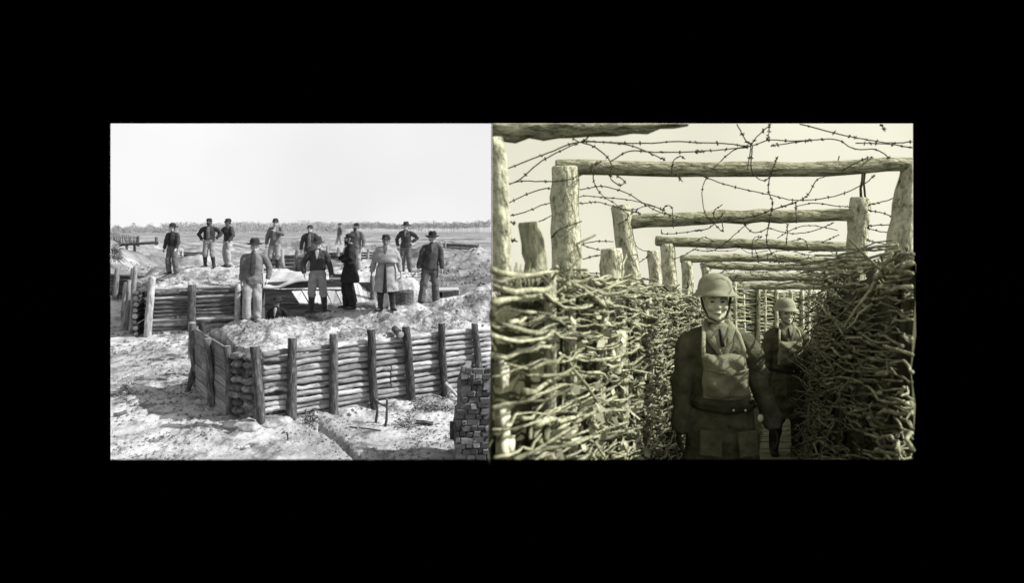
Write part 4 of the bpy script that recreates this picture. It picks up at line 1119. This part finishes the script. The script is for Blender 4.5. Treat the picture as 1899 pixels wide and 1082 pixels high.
sheet('trench_end', [[T(s_end(v) + .3, v, ww) for v in np.linspace(-1.4, 1.2, 12)] for ww in np.linspace(-1.6, .62, 8)], M['s_earth'])

# ------------------------------------------------------------------ right: wattle walls, stick by stick
def wattle(root, sticks, mat_, keep=300, other=None, share=.25):
    """sticks: list of (points, radius); the largest-looking ones become parts of their own"""
    sticks = [(clip_poly(p, RX0 + 1, RX1 - 1), r) for p, r in sticks]
    sticks = [(p, r) for p, r in sticks if len(p) >= 3]
    sticks.sort(key=lambda q: q[0][0].y / q[1])
    L = root.location; rest = MB()
    for i, (p, r) in enumerate(sticks):
        n_ = len(p); rad = [r * (1.0 - .45 * j / (n_ - 1)) * rn.uniform(.72, 1.28) for j in range(n_)]
        if i < keep:
            c = p[0]; m = MB(); m.tube([q - c for q in p], rad, n=6); m.build('stick', other if other and rn.random() < share else mat_, root, loc=c - L)
        else:
            rest.tube([q - L for q in p], rad, n=5, mi=1 if other and rn.random() < share else 0, capmi=0)
    if rest.v: o = rest.build('stick_mass', [mat_, other or mat_], root); o['kind'] = 'stuff'
def weave(s0, s1, fv, w0, w1, inward, dr, rmin, rmax, lmin, lmax, skip=.12, wig=.03, layers=2, tilt=.03):
    out = []
    for la in range(layers):
        ww = w0 + rn.uniform(0, dr)
        while True:
            top = w1(s0)
            if ww > max(w1(s0), w1(s1)): break
            s = s0 - rn.uniform(0, lmax)
            while s < s1:
                L = rn.uniform(lmin, lmax)
                if rn.random() > skip and vnoise(np.array([(s + L / 2) * 2.6]), np.array([ww * 5.5 + 40]), 12)[0] < .26:
                    n_ = 10; ph = rn.uniform(0, 6.28); r = rmin + (rmax - rmin) * rn.random() ** 1.6; tl_ = rn.gauss(0, tilt) ; pts = []; dw = rn.gauss(0, .012); a1 = rn.uniform(.4, 1.2) * wig
                    po = rn.uniform(.0, .045) * la
                    for j in range(n_):
                        t = j / (n_ - 1); q = s + L * t
                        w_ = ww + dw + tl_ * (t - .5) + .014 * math.sin(ph * 2 + t * 8) + rn.uniform(-.011, .011)
                        v_ = fv(min(max(q, s0 - .3), s1 + .3), w_) + inward * (.015 + po + a1 * math.sin(ph + t * rn.uniform(5, 8)) + (.05 * (t > .9) if rn.random() < .3 else 0))
                        pts.append(T(q, v_, w_))
                    if s + L * .5 > s0 and w_ < w1(min(max(s + L / 2, s0), s1)) + .05: out.append((pts, r))
                s += L * rn.uniform(.75, 1.05)
            ww += dr * rn.uniform(.75, 1.3)
    return out
def strays(n_, s0, s1, fv, w0, w1, inward, rmax=.011):
    out = []
    for i in range(n_):
        s = rn.uniform(s0, s1); ww = rn.uniform(w0, w1(s)); a = rn.uniform(-1.1, 1.1); L = rn.uniform(.12, .42)
        p = T(s, fv(s, ww) + inward * .03, ww); pts = []
        for j in range(5):
            t = j / 4; pts.append(p + Vector((inward * (.10 * t * rn.uniform(.6, 1.4)), math.cos(a) * L * t * (1 if rn.random() < .5 else 1), math.sin(a) * L * t + rn.uniform(-.012, .012) - .06 * t * t)))
        out.append((pts, rn.uniform(.005, rmax)))
    return out
WL = empty('wattle_wall', tuple(T(3.6, -.95, FLW)), 'near left trench wall of woven pale sunlit branches', 'wattle wall')
st = weave(2.3, 5.05, lambda s, w_: v_left(s), FLW + .02, w_left, 1, .026, .0045, .0125, .45, 1.35, .14, .042, 2, .035) + strays(45, 2.6, 5.0, lambda s, w_: v_left(s), -1.2, lambda s: .25, 1, .009)
for i in range(150):                                             # brush heaped on top of the wall
    s = rn.uniform(2.7, 5.2); p = T(s, v_left(s) + rn.uniform(-.22, .08), w_left(s) + rn.uniform(-.02, .07)); a = rn.uniform(-.8, .8); L = rn.uniform(.2, .6)
    st.append(([p + Vector((math.sin(a) * L * t, math.cos(a) * L * t, .02 * math.sin(t * 5 + i) - .145 * math.cos(a) * L * t)) for t in (0, .25, .5, .75, 1)], rn.uniform(.005, .012)))
wattle(WL, st, M['s_stick'], other=M['s_stick_dark'], share=.3)
for s in np.arange(2.75, 5.1, .42):
    o = wlog('upright', T(s, v_left(s) - .03, FLW - .1), T(s + rn.uniform(-.03, .03), v_left(s) - .03 + rn.uniform(-.03, .03), w_left(s) + rn.uniform(-.03, .06)), .032, .026, [M['s_bark'], M['s_grain']], WL, n=8, rings=4)
WF = empty('wattle_wall', tuple(T(9, -1.05, FLW)), 'far left trench wall of woven branches behind the front soldier', 'wattle wall')
st = weave(5.15, 13.7, lambda s, w_: v_left(s), FLW + .02, w_left, 1, .040, .006, .014, .4, 1.2, .12, .045, 2, .05) + strays(90, 5.2, 13.5, lambda s, w_: v_left(s), -1.2, lambda s: w_left(s) + .05, 1, .012)
wattle(WF, st, M['s_stick'], other=M['s_stick_dark'], share=.25)
for s in np.arange(5.4, 13.6, .8): wlog('upright', T(s, v_left(s) - .04, FLW - .1), T(s, v_left(s) - .03, w_left(s) + rn.uniform(0, .12)), .04, .032, [M['s_bark'], M['s_grain']], WF, n=8, rings=4)
WR = empty('wattle_wall', tuple(T(5, .5, FLW)), 'right trench wall of woven branches coloured dark for shade, with jutting ends', 'wattle wall')
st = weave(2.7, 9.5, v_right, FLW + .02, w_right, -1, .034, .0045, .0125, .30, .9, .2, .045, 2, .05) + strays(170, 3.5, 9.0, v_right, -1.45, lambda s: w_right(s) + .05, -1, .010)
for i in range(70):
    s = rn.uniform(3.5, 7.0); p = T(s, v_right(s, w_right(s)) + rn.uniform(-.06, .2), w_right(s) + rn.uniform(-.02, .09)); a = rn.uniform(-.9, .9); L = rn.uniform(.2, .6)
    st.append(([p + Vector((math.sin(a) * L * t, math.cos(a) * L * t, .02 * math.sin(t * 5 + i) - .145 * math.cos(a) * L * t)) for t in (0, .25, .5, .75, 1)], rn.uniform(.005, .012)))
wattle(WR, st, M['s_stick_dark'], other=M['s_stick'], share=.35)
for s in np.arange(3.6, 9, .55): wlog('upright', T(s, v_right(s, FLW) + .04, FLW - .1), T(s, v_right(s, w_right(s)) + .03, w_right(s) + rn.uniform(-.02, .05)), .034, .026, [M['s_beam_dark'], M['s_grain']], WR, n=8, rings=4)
WE = empty('wattle_wall', tuple(T(13.6, 0, FLW)), 'sunlit wattle wall closing the far end of the trench', 'wattle wall')
st = []
ww = FLW
while ww < .66:
    v = -1.2
    while v < 1.0:
        L = rn.uniform(.3, .7); ph = rn.uniform(0, 6); r = rn.uniform(.010, .020)
        st.append(([T(s_end(v + L * j / 5) - .05 * math.sin(ph + j * 1.2), v + L * j / 5, ww + .02 * math.sin(ph + j) + rn.uniform(-.01, .01)) for j in range(6)], r)); v += L * .9
    ww += rn.uniform(.028, .05)
wattle(WE, st, M['s_stick'])
for v in np.arange(-1.05, 1.1, .17): wlog('upright', T(s_end(v) - .02, v, FLW), T(s_end(v) - .02, v + rn.uniform(-.05, .05), rn.uniform(.55, .78)), .05, .04, [M['s_bark'], M['s_grain']], WE, n=8, rings=4)

# pale sandbags low in the near left wall
for i, (u, v, s) in enumerate([(930, 694, 2.36), (934, 778, 2.36), (938, 830, 2.40)]):
    p = TP(u, v, s); m = MB(); m.box((0, 0, 0), (.05, .13, .09), jit=.012)
    o = m.build('sandbag', M['s_bag'], loc=p)
    bm = bmesh.new(); bm.from_mesh(o.data); bmesh.ops.bevel(bm, geom=bm.edges[:], offset=.018, segments=3, affect='EDGES'); bm.to_mesh(o.data); bm.free()
    clip_obj(o, [edge_left(RX0)])
    tag(o, ['upper', 'middle', 'lower'][i] + ' pale bag showing in the wattle at the left edge of the trench', 'sandbag', 'pale bags in the near left wall')

# ------------------------------------------------------------------ right: timber frames over the trench
def frame(label, s, beam, bposts, br, pr):
    c = T(s, 0, FLW)
    W = empty('timber_portal', tuple(c), label, 'timber portal'); W.location = c
    (u0, v0, u1, v1) = beam
    lg = wlog('beam', TP(u0, v0, s), TP(u1, v1, s), br, br * rn.uniform(.88, 1.05), [M['s_beam'], M['s_grain']], W, n=14, rings=12, wob=.035, jit=.05)
    clip_obj(lg, [edge_right(RX1)])
    for (a0, b0, a1, b1, r) in bposts:
        lg = wlog('post', TP(a1, b1, s + .03), TP(a0, b0, s), r, r * .92, [M['s_bark'], M['s_grain']], W, n=16, rings=9, wob=.02, jit=.035)
        clip_obj(lg, [edge_right(RX1), edge_left(RX0)])
    return W
frame('nearest timber frame with a thick left post and a log across the trench', 4.5, (1030, 310, 1700, 305, ), [(1048, 308, 1051, 575, .098), (1700, 305, 1650, 540, .095)], .049, .1)
frame('second timber frame from the front with a pale crossbeam', 5.8, (1163, 413, 1590, 400), [(1150, 380, 1180, 590, .088), (1596, 366, 1582, 560, .088)], .058, .1)
frame('third timber frame from the front with a knotty crossbeam', 7.4, (1216, 447, 1575, 458), [(1237, 452, 1243, 590, .083)], .056, .1)
frame('fourth timber frame from the front with a thin crossbeam', 9.0, (1262, 481, 1570, 487), [(1273, 484, 1277, 590, .08)], .050, .1)
frame('fifth timber frame from the front, above the front soldier', 10.3, (1300, 493, 1575, 497), [(1308, 496, 1310, 590, .07), (1547, 480, 1543, 570, .07)], .055, .1)
frame('sixth timber frame from the front, low over the far trench', 11.6, (1330, 515, 1560, 517), [(1345, 518, 1347, 590, .07)], .075, .1)
frame('farthest timber frame just before the end of the trench', 12.8, (1345, 531, 1555, 530), [(1352, 533, 1353, 590, .07)], .07, .1)
for (u0, v0, u1, v1, s, r, mt, lb) in [
        (915, 255, 925, 540, 2.75, .040, 's_bark', 'pale blurred post at the left edge of the trench picture'),
        (979, 412, 992, 560, 3.1, .052, 's_beam', 'short dark-topped post on the left bank before the thick post'),
        (1134, 461, 1140, 590, 4.4, .072, 's_bark', 'short sawn post between the first and second frames'),
        (1211, 465, 1217, 590, 7.0, .066, 's_bark', 'short bark-covered post left of the third frame')]:
    lg = wlog('pine_post', TP(u1, v1, s), TP(u0, v0, s), r, r * .95, [M[mt], M['s_grain']], n=16, rings=8, wob=.02, jit=.04)
    clip_obj(lg, [edge_left(RX0)]); tag(lg, lb, 'post')
lg = wlog('post_stub', TP(1134, 690, 3.72), TP(1142, 612, 3.72), .055, .055, [M['s_bark'], M['s_grain']], n=12)
tag(lg, 'pale sawn post showing through the near left wattle wall', 'post')
lg = wlog('overhead_log', TP(900, 236, 3.0), TP(1275, 214, 3.0), .062, .048, [M['s_beam'], M['s_grain']], n=16, rings=14, wob=.03, jit=.08)
clip_obj(lg, [edge_left(RX0), edge_top(TOPY)]); tag(lg, 'dark overhead log crossing the upper left corner of the trench picture', 'log')
m = MB(); m.tube([TP(1597, 372, 5.75), TP(1596, 350, 5.75), TP(1599, 335, 5.75), TP(1600, 312, 5.75)], [.012, .011, .011, .009], n=6); m.tube([TP(1605, 372, 5.75), TP(1602, 340, 5.75), TP(1605, 312, 5.75)], [.009] * 3, n=6)
tag(m.build('wire_picket', M['s_wire']), 'thin twisted iron picket on top of the right post of the second frame', 'picket')

# ------------------------------------------------------------------ right: barbed wire
def strand(parent, pts, s, r=.0036, ds=0, barb=.09):
    """pts in photo pixels; a smooth wire with barbs, s metres away"""
    P = []
    n_ = len(pts)
    for i in range(n_ - 1):
        p0 = pts[max(i - 1, 0)]; p1 = pts[i]; p2 = pts[i + 1]; p3 = pts[min(i + 2, n_ - 1)]
        for j in range(6):
            t = j / 6; t2 = t * t; t3 = t2 * t
            q = [.5 * ((2 * p1[k_]) + (-p0[k_] + p2[k_]) * t + (2 * p0[k_] - 5 * p1[k_] + 4 * p2[k_] - p3[k_]) * t2 + (-p0[k_] + 3 * p1[k_] - 3 * p2[k_] + p3[k_]) * t3) for k_ in (0, 1)]
            f_ = (i + t) / (n_ - 1)
            P.append(TP(q[0] + rn.uniform(-.5, .5), q[1] + rn.uniform(-.5, .5), s + ds * f_ + .10 * math.sin(f_ * 6 + s * 9)))
    P.append(TP(pts[-1][0], pts[-1][1], s + ds))
    P = clip_poly(P, RX0 + 1, RX1 - 1, TOPY + 1)
    if len(P) < 3: return
    L = parent.location; m = MB(); m.tube([p - L for p in P], [r] * len(P), n=4)
    acc = 0
    for a, b in zip(P[:-1], P[1:]):
        acc += (b - a).length
        if acc > barb:
            acc = rn.uniform(-.05, .03); d = (b - a).normalized()
            for _ in range(2):
                x = Vector((rn.uniform(-1, 1), rn.uniform(-1, 1), rn.uniform(-1, 1))); x = (x - d * x.dot(d)).normalized() * rn.uniform(.008, .014)
                x = x + d * rn.uniform(-.008, .008)
                if all(RX0 + 1 <= pix(a + sg * x)[0] <= RX1 - 1 and pix(a + sg * x)[1] > TOPY + 1 for sg in (1, -1)): m.tube([a - L - x, a - L + x], [r * 1.1, r * .7], n=3)
            if rn.random() < .8: m.ball(a - L, r * 1.9, n=5, m=4)
    m.build('strand', M['s_wire'], parent)
def z1(*p): return [(905 + x / 3.23, 225 + y / 3.23) for x, y in p]
def z2(*p): return [(1290 + x / 3.23, 225 + y / 3.23) for x, y in p]
TW = [empty('barbed_wire', tuple(T(s, 0, 1.0)), lb, 'barbed wire') for s, lb in ((3.7, 'tangle of barbed wire hanging above the nearest timber frame'), (4.9, 'barbed wire strands strung between the first and second timber frames'), (6.4, 'barbed wire looping below the second crossbeam'), (9.0, 'thin barbed wire tangled over the far crossbeams'))]
for q, s, ds in [(z1((85, 295), (360, 190), (550, 125), (830, 140), (1000, 205), (1060, 232)), 3.7, .3), (z1((85, 390), (180, 355), (320, 240), (450, 170), (550, 125)), 3.5, .2),
        (z1((500, 60), (505, 95), (550, 125), (600, 95), (620, 60)), 3.4, .1), (z1((550, 125), (650, 160), (735, 245), (735, 340), (790, 382), (818, 360), (770, 325)), 3.7, .1), (z1((735, 240), (850, 178), (1000, 185), (1276, 182)) + z2((0, 180), (150, 172), (320, 150)), 3.8, .3),
        (z1((560, 118), (700, 125), (950, 132), (1120, 120), (1276, 130)) + z2((0, 127), (200, 135), (330, 148), (440, 112), (600, 118), (830, 108), (950, 165), (1080, 170), (1165, 222)), 3.8, .4),
        (z2((450, 148), (600, 125), (700, 112)), 4.1, 0), (z2((240, 0), (300, 115), (330, 150), (310, 290)), 3.9, .2), (z2((340, 150), (335, 290), (390, 352), (440, 340), (460, 290), (490, 215)), 4.1, .1), (z2((470, 0), (370, 90), (320, 150), (220, 178), (90, 305), (40, 410), (60, 560), (120, 605)), 4.0, .9),
        (z2((440, 0), (440, 60), (430, 110)), 4.0, 0), (z2((600, 10), (870, 80), (1000, 105), (1170, 130), (1300, 122)), 3.9, .2), (z2((960, 130), (1150, 135), (1300, 160)), 4.0, 0), (z2((1105, 10), (1135, 60)), 3.8, 0), (z2((0, 185), (60, 178)), 4, 0),
        (z1((1100, 315), (1110, 240), (1150, 210), (1180, 225)), 4.35, .0), (z1((1125, 315), (1165, 362)), 4.4, 0), (z1((625, 310), (620, 265), (680, 240)), 4.4, 0)]:
    strand(TW[0], q, s, ds=ds)
for q, s, ds in [(z1((95, 382), (200, 360), (370, 362), (480, 350), (560, 320)), 4.2, .2), (z1((100, 500), (300, 412), (420, 405), (560, 408), (680, 390), (830, 430), (960, 510), (1060, 555), (1276, 600)) + z2((0, 600), (200, 588), (370, 560), (460, 530), (600, 490)), 4.3, 1.2),
        (z1((100, 572), (220, 545), (370, 490), (560, 492), (660, 485), (800, 525), (915, 557)), 4.4, 1.1), (z1((300, 605), (370, 570), (480, 500), (560, 450), (680, 455), (830, 470), (1000, 510), (1100, 575)), 4.6, 1.0), (z1((100, 600), (165, 612)), 3.4, 0), (z1((100, 695), (175, 722)), 3.4, 0),
        (z1((380, 700), (430, 650), (560, 600)), 4.36, 0), (z1((400, 620), (480, 690), (560, 740), (670, 772)), 4.37, .4), (z1((565, 735), (650, 720), (750, 722)), 5.0, .5), (z1((570, 828), (650, 805), (690, 808)), 4.6, 0), (z1((630, 320), (640, 380), (690, 450), (770, 500), (840, 570), (780, 620)), 4.5, 1.1),
        (z1((560, 912), (640, 912), (690, 915)), 5.0, 0), (z2((30, 325), (200, 385), (440, 440), (610, 475), (830, 450), (1000, 380), (1075, 320)), 4.7, .3), (z2((490, 215), (450, 310), (435, 410), (460, 490), (440, 600), (425, 720), (460, 800)), 4.4, 1.5),
        (z2((860, 210), (820, 310), (730, 350), (680, 430), (630, 470), (460, 530), (350, 570), (150, 600)), 4.4, 1.2), (z2((1040, 500), (1130, 480), (1225, 445)), 5.2, -.5), (z2((1040, 535), (1120, 550), (1190, 577)), 5.2, -.5), (z2((1035, 628), (1100, 622), (1185, 622)), 5.2, -.5), (z2((1030, 640), (1110, 662), (1175, 668)), 5.2, -.5),
        (z2((1030, 712), (1100, 730), (1165, 742)), 5.2, -.5), (z2((1030, 850), (1080, 830), (1150, 800)), 5.2, -.5), (z2((850, 310), (1000, 230), (1060, 215)), 4.4, 0)]:
    strand(TW[1], q, s, ds=ds, r=.0036)
for q, s, ds in [(z2((300, 560), (370, 535), (440, 570), (430, 640), (350, 667), (295, 620), (300, 560)), 5.7, .2), (z2((590, 515), (700, 490), (820, 505), (930, 515)), 5.6, .2), (z2((440, 640), (560, 672), (700, 660), (830, 608)), 6.2, .3), (z2((550, 620), (545, 740)), 6.2, .6), (z2((600, 490), (605, 610)), 5.6, .2),
        (z2((120, 600), (110, 540), (160, 500)), 5.7, 0), (z2((120, 600), (180, 540)), 5.7, 0), (z2((100, 600), (160, 660), (150, 590), (90, 610)), 5.7, 0), (z2((0, 660), (80, 640), (130, 590)), 5.7, 0), (z2((0, 770), (120, 770), (280, 640), (360, 590)), 6.4, .5), (z2((490, 700), (600, 640), (700, 625), (850, 655)), 6.4, .3),
        (z2((750, 730), (860, 680)), 6.5, 0), (z2((340, 820), (345, 710), (400, 690), (350, 730), (380, 840)), 7.2, .3), (z1((800, 525), (880, 530), (960, 505), (1060, 535)), 5.4, .3), (z1((1040, 560), (1060, 512), (1100, 520), (1110, 640)), 5.7, 0), (z1((1040, 650), (1050, 675), (1150, 670), (1276, 650)), 6.0, 0),
        (z1((850, 560), (890, 540), (915, 560)), 5.6, 0), (z1((840, 660), (900, 760), (970, 780)), 6.2, .5), (z1((900, 850), (960, 810)), 6.6, 0), (z1((910, 940), (960, 945)), 6.6, 0), (z2((610, 700), (660, 720), (670, 770)), 7.2, 0), (z1((1110, 830), (1180, 800), (1250, 760)), 7.3, 0)]:
    strand(TW[2], q, s, ds=ds, r=.004)
for i in range(34):
    s = rn.uniform(7.2, 12.5); yb = 600 - 1300 * .83 / s
    u = rn.uniform(1235 + (s - 7) * 18, 1480); v = yb + rn.uniform(-8, 16); q = [(u, v)]
    for j in range(rn.choice((3, 4, 5))):
        u += rn.uniform(8, 38); v += rn.uniform(-11, 11); q.append((min(u, 1552), v))
    strand(TW[3], q, s, ds=rn.uniform(-.3, .5), r=.004, barb=.13)
for i in range(12):
    u = rn.uniform(1340, 1540); v = rn.uniform(470, 525); q = [(u + 9 * math.cos(a) * rn.uniform(.6, 1.2), v + 8 * math.sin(a) * rn.uniform(.6, 1.2)) for a in np.linspace(0, rn.uniform(4, 7), 7)]
    strand(TW[3], q, rn.uniform(8, 10), r=.004, barb=.2)

# weeds on the left bank
m = MB(); c0 = T(2.9, -1.15, .1)
for i in range(420):
    s = rn.uniform(2.6, 3.4); v = rn.uniform(VE0 * s + .03, -.98); p = T(s, v, .07); q = p + Vector((rn.uniform(-.03, .05), rn.uniform(-.05, .05), rn.uniform(.03, .16)))
    if pix(q)[0] < RX0 + 2: continue
    m.tube([p - c0, (p + q) / 2 - c0 + Vector((.01, 0, 0)), q - c0], [.006, .006, .002], n=3)
tag(m.build('weeds', M['s_stick_dark'], loc=c0), 'dark weeds and twigs on the left bank beside the trench', 'weeds', kind='stuff')
# dry leaves caught in the wattle
m = MB(); c0 = T(3.5, -.9, -.5)
for i in range(320):
    s = rn.uniform(2.6, 5.0); ww = rn.choice((rn.uniform(-1.0, .15), rn.gauss(-.45, .12))); p = T(s, v_left(s) + rn.uniform(.03, .09), ww); a = rn.uniform(.012, .035)
    if pix(p)[0] < RX0 + 12: continue
    x = Vector((rn.uniform(-1, 1), rn.uniform(-1, 1), rn.uniform(-1, 1))).normalized() * a; y = Vector((rn.uniform(-1, 1), rn.uniform(-1, 1), rn.uniform(-1, 1))).normalized() * a * .7
    m.add([p - c0 - x, p - c0 + y, p - c0 + x, p - c0 - y], [(0, 1, 2, 3)])
tag(m.build('dry_leaves', M['s_leaf'], loc=c0, smooth=False), 'curled dry leaves caught in the near left wattle wall', 'leaves', kind='stuff')
# duckboards
DB = empty('duckboard', tuple(T(8, .0, FLW)), 'narrow slatted duckboard along the trench floor', 'duckboard')
for i in range(70):
    s = 4.0 + i * .13
    m = MB(); m.box((0, 0, 0), (.62, .10, .03), jit=.004); o = m.build('slat', M['s_board'], DB, smooth=False, loc=T(s, .0 + rn.uniform(-.02, .02), FLW - .014) - DB.location)
    o.rotation_euler = (-.144, 0, rn.uniform(-.03, .03))
for v in (-.22, .22):
    a, b = T(3.9, v, FLW - .055), T(13.2, v, FLW - .055); m = MB(); m.tube([a - DB.location, b - DB.location], [(.035, .025)] * 2, n=4, up=(0, 0, 1)); m.build('rail', M['s_board'], DB, smooth=False)

# ------------------------------------------------------------------ right: the two soldiers
def soldier(label, s, px, yaw, Ht, head, wr, el, tilt=0, feet=((.12, 0), (-.12, .05)), fine=True, lean=(0, 0)):
    v = (px - 1455) * s / F
    b = T(s, v, FLW)
    P, U, Hd, J = person('person', label, tuple(b), yaw=yaw, Ht=Ht, feet=feet, toes=(12, -12), wrists=wr, elbows=el, head=head, jacket='s_wool', trousers='s_wool', coat=.46, hat='helmet', hatmat='s_helmet', boots='s_leather', shoe='s_leather',
                            skin='s_skin', fine=True, group='soldiers in the trench', hat_tilt=tilt, lean=lean, build=.94, hair='s_dark', voxel=.007)
    # open collar: shirt front and lapels
    m = MB(); m.tube([U((0, -.122, 1.31)), U((0, -.118, 1.38)), U((0, -.095, 1.44)), U((0, -.068, 1.49))], [(.012, .012), (.045, .014), (.062, .016), (.055, .02)], n=12, up=(0, -1, 0), round_ends=True)
    soft(m, 'shirt', M['s_shirt'], P, .007, it=2, fold=.004, fsize=.03)
    for sx in (-1, 1):
        m = MB(); m.tube([U((sx * .015, -.137, 1.32)), U((sx * .055, -.122, 1.40)), U((sx * .075, -.08, 1.465)), U((sx * .062, -.02, 1.50)), U((sx * .03, .05, 1.51))], [(.016, .007), (.028, .008), (.03, .009), (.026, .01), (.02, .01)], n=8, up=(0, -1, 0), round_ends=True)
        soft(m, 'lapel', M['s_shirt'] if sx > 0 else M['s_khaki'], P, .006, it=1, fold=.002, fsize=.03)
    m = MB(); m.tube([U((0, -.142, 1.375)), U((0, -.122, 1.425)), U((0, -.095, 1.465))], [(.013, .008), (.012, .009), (.010, .010)], n=8, up=(0, -1, 0), round_ends=True); m.build('tie', M['s_dark'], P)
    # respirator satchel slung on the chest
    m = MB(); vs = []
    n1, n2 = 15, 15
    hw, hh, th = .136, .134, .072
    def bag(i, j, front):
        a = -1 + 2 * i / (n1 - 1); c = -1 + 2 * j / (n2 - 1)
        e = ((1 - abs(a) ** 5) * (1 - abs(c) ** 5)) ** .5
        y = -.165 + (-th * e - .011 * math.sin(a * 5 + c * 6) * e - .007 * math.sin(c * 9 - a * 7) * e if front else .02 * e)
        x = a * hw * (1 + .06 * (-c)) + .004 * math.sin(c * 6); z = 1.195 + c * hh + .006 * math.sin(a * 5)
        return U((x, y, z))
    for fr in (1, 0):
        for j in range(n2):
            for i in range(n1): vs.append(bag(i, j, fr))
    k = n1 * n2; fs = []
    for j in range(n2 - 1):
        for i in range(n1 - 1):
            q = j * n1 + i; fs.append((q, q + 1, q + n1 + 1, q + n1)); fs.append((k + q + n1, k + q + n1 + 1, k + q + 1, k + q))
    per = [i for i in range(n1)] + [j * n1 + n1 - 1 for j in range(1, n2)] + [(n2 - 1) * n1 + i for i in range(n1 - 2, -1, -1)] + [j * n1 for j in range(n2 - 2, 0, -1)]
    for q in range(len(per)): a, b2 = per[q], per[(q + 1) % len(per)]; fs.append((a, k + a, k + b2, b2))
    m.add(vs, fs); sat = m.build('satchel', M['s_khaki'], P)
    m = MB()
    m.tube([U((-hw * .9, -.222, 1.195 + hh * .42)), U((-hw * .4, -.240, 1.195 + hh * .30)), U((0, -.240, 1.195 + hh * .26)), U((hw * .4, -.240, 1.195 + hh * .30)), U((hw * .9, -.222, 1.195 + hh * .42))], [(.006, .004)] * 5, n=6, up=(0, -1, 0))
    m.build('flap_edge', M['s_khaki'], sat)
    m = MB(); m.tube([U((x, -.178, z)) for x, z in ((-hw, 1.075), (0, 1.062), (hw, 1.075))], [.006] * 3, n=6); m.build('seam', M['s_webbing'], sat)
    for sx in (-1, 1):
        m = MB(); m.tube([U((sx * .125, -.170, 1.31)), U((sx * .118, -.150, 1.37)), U((sx * .105, -.118, 1.44)), U((sx * .085, -.04, 1.492)), U((sx * .05, .05, 1.505))], [(.013, .004)] * 5, n=6, up=(0, -1, 0)); m.build('strap', M['s_webbing'], sat)
    m = MB(); m.tube([U((sx_ * .20, y_ * 1.06, z_)) for sx_, y_, z_ in ((1, -.02, 1.0), (.75, -.13, 1.0), (.0, -.175, .99), (-.75, -.13, 1.0), (-1, -.02, 1.0), (-.7, .12, 1.0), (0, .165, 1.0), (.7, .12, 1.0), (1, -.02, 1.0))], [(.005, .022)] * 9, n=6, up=(0, 0, 1)); m.build('belt', M['s_leather'], P)
    for x in (.03, .10):
        m = MB(); m.ball(U((x, -.188, 1.0)), .007, n=8, m=6); m.build('stud', M['s_metal'], P)
    for sx in (-1, 1):
        m = MB(); m.box((0, 0, 0), (.13, .02, .15)); q = m.build('pocket', M['s_wool'], P, smooth=False, loc=Vector((sx * .11, -.193, .80))); q.rotation_euler = (R(-9), 0, R(sx * 18))
        md = q.modifiers.new('soft', 'BEVEL'); md.width = .008; md.segments = 2
    for k_ in range(3):
        m = MB(); m.ball(Vector((0, -.185 - .012 * k_, .90 - k_ * .16)), .010, n=8, m=6); m.build('button', M['s_leather'], P)
    # cuff and wrist tag
    return P, U, J
P, U, J = soldier('front soldier in steel helmet and dark greatcoat with a satchel on his chest', 4.4, 1338, R(-3), 1.76, (-4, -2), ((.33, .0, .80), (-.27, -.02, .80)), ((.8, .4, 0), (-.7, .5, 0)), lean=(-.06, 0), tilt=-3)
m = MB(); m.lathe([(.001, -.004), (.021, -.004), (.023, 0), (.021, .004), (.001, .004)], 14); o = m.build('wrist_tag', M['s_metal'], P, loc=Vector((.205, -.115, .935))); o.rotation_euler = (R(80), 0, R(30))
soldier('second soldier in steel helmet standing farther back by the right wall', 8.0, 1457, R(-4), 1.74, (6, 0), ((.26, -.06, .82), (-.26, -.04, .82)), ((.7, .5, 0), (-.7, .5, 0)))

# ------------------------------------------------------------------ fuse bodies and garments into continuous surfaces
for o, vox, it, fold, fsize, dents in FINAL:
    md = o.modifiers.new('fuse', 'REMESH'); md.mode = 'VOXEL'; md.voxel_size = vox; md.use_smooth_shade = True
    ms = o.modifiers.new('smooth', 'SMOOTH'); ms.factor = .5; ms.iterations = it
bpy.context.view_layer.update()
dg = bpy.context.evaluated_depsgraph_get()
for o, vox, it, fold, fsize, dents in FINAL:
    me = bpy.data.meshes.new_from_object(o.evaluated_get(dg))
    n_ = len(me.vertices)
    co_ = np.empty(n_ * 3); me.vertices.foreach_get('co', co_); co_ = co_.reshape(-1, 3)
    nr_ = np.empty(n_ * 3); me.vertex_normals.foreach_get('vector', nr_); nr_ = nr_.reshape(-1, 3)
    if fold:
        s_ = random.uniform(0, 100); f_ = 1.0 / fsize
        wx = np.sin(co_[:, 2] * f_ * .5 + s_) * .9 + np.sin(co_[:, 0] * f_ * .6 + s_ * 2) * .9
        h_ = np.sin(co_[:, 2] * f_ * .9 + wx * 1.6 + np.sin(co_[:, 0] * f_ * .8 + s_) * 1.3) * .5 + np.sin(co_[:, 0] * f_ * 1.3 + wx * 2.1 + co_[:, 2] * f_ * .35) * .35 + np.sin((co_[:, 1] + co_[:, 2]) * f_ * 1.9 + wx) * .25
        h_ = np.sign(h_) * np.abs(h_) ** 1.15
        co_ = co_ + nr_ * (h_ * fold)[:, None]
    for c, r, d in dents:
        q = np.exp(-((co_ - np.array(c)) ** 2).sum(1) / (r * r))
        co_ = co_ + q[:, None] * np.array(d)[None]
    me.vertices.foreach_set('co', co_.ravel()); me.update()
    me.materials.clear(); me.materials.append(o.data.materials[0])
    if o.name.startswith('body') and o.data.materials[0] == M['s_skin']:        # dark gloves
        me.materials.append(M['s_leather'])
        ce = np.empty(len(me.polygons) * 3); me.polygons.foreach_get('center', ce)
        me.polygons.foreach_set('material_index', (ce.reshape(-1, 3)[:, 2] < 1.47).astype(np.int32))
    old = o.data; o.modifiers.clear(); o.data = me; me.name = o.name
    bpy.data.meshes.remove(old)
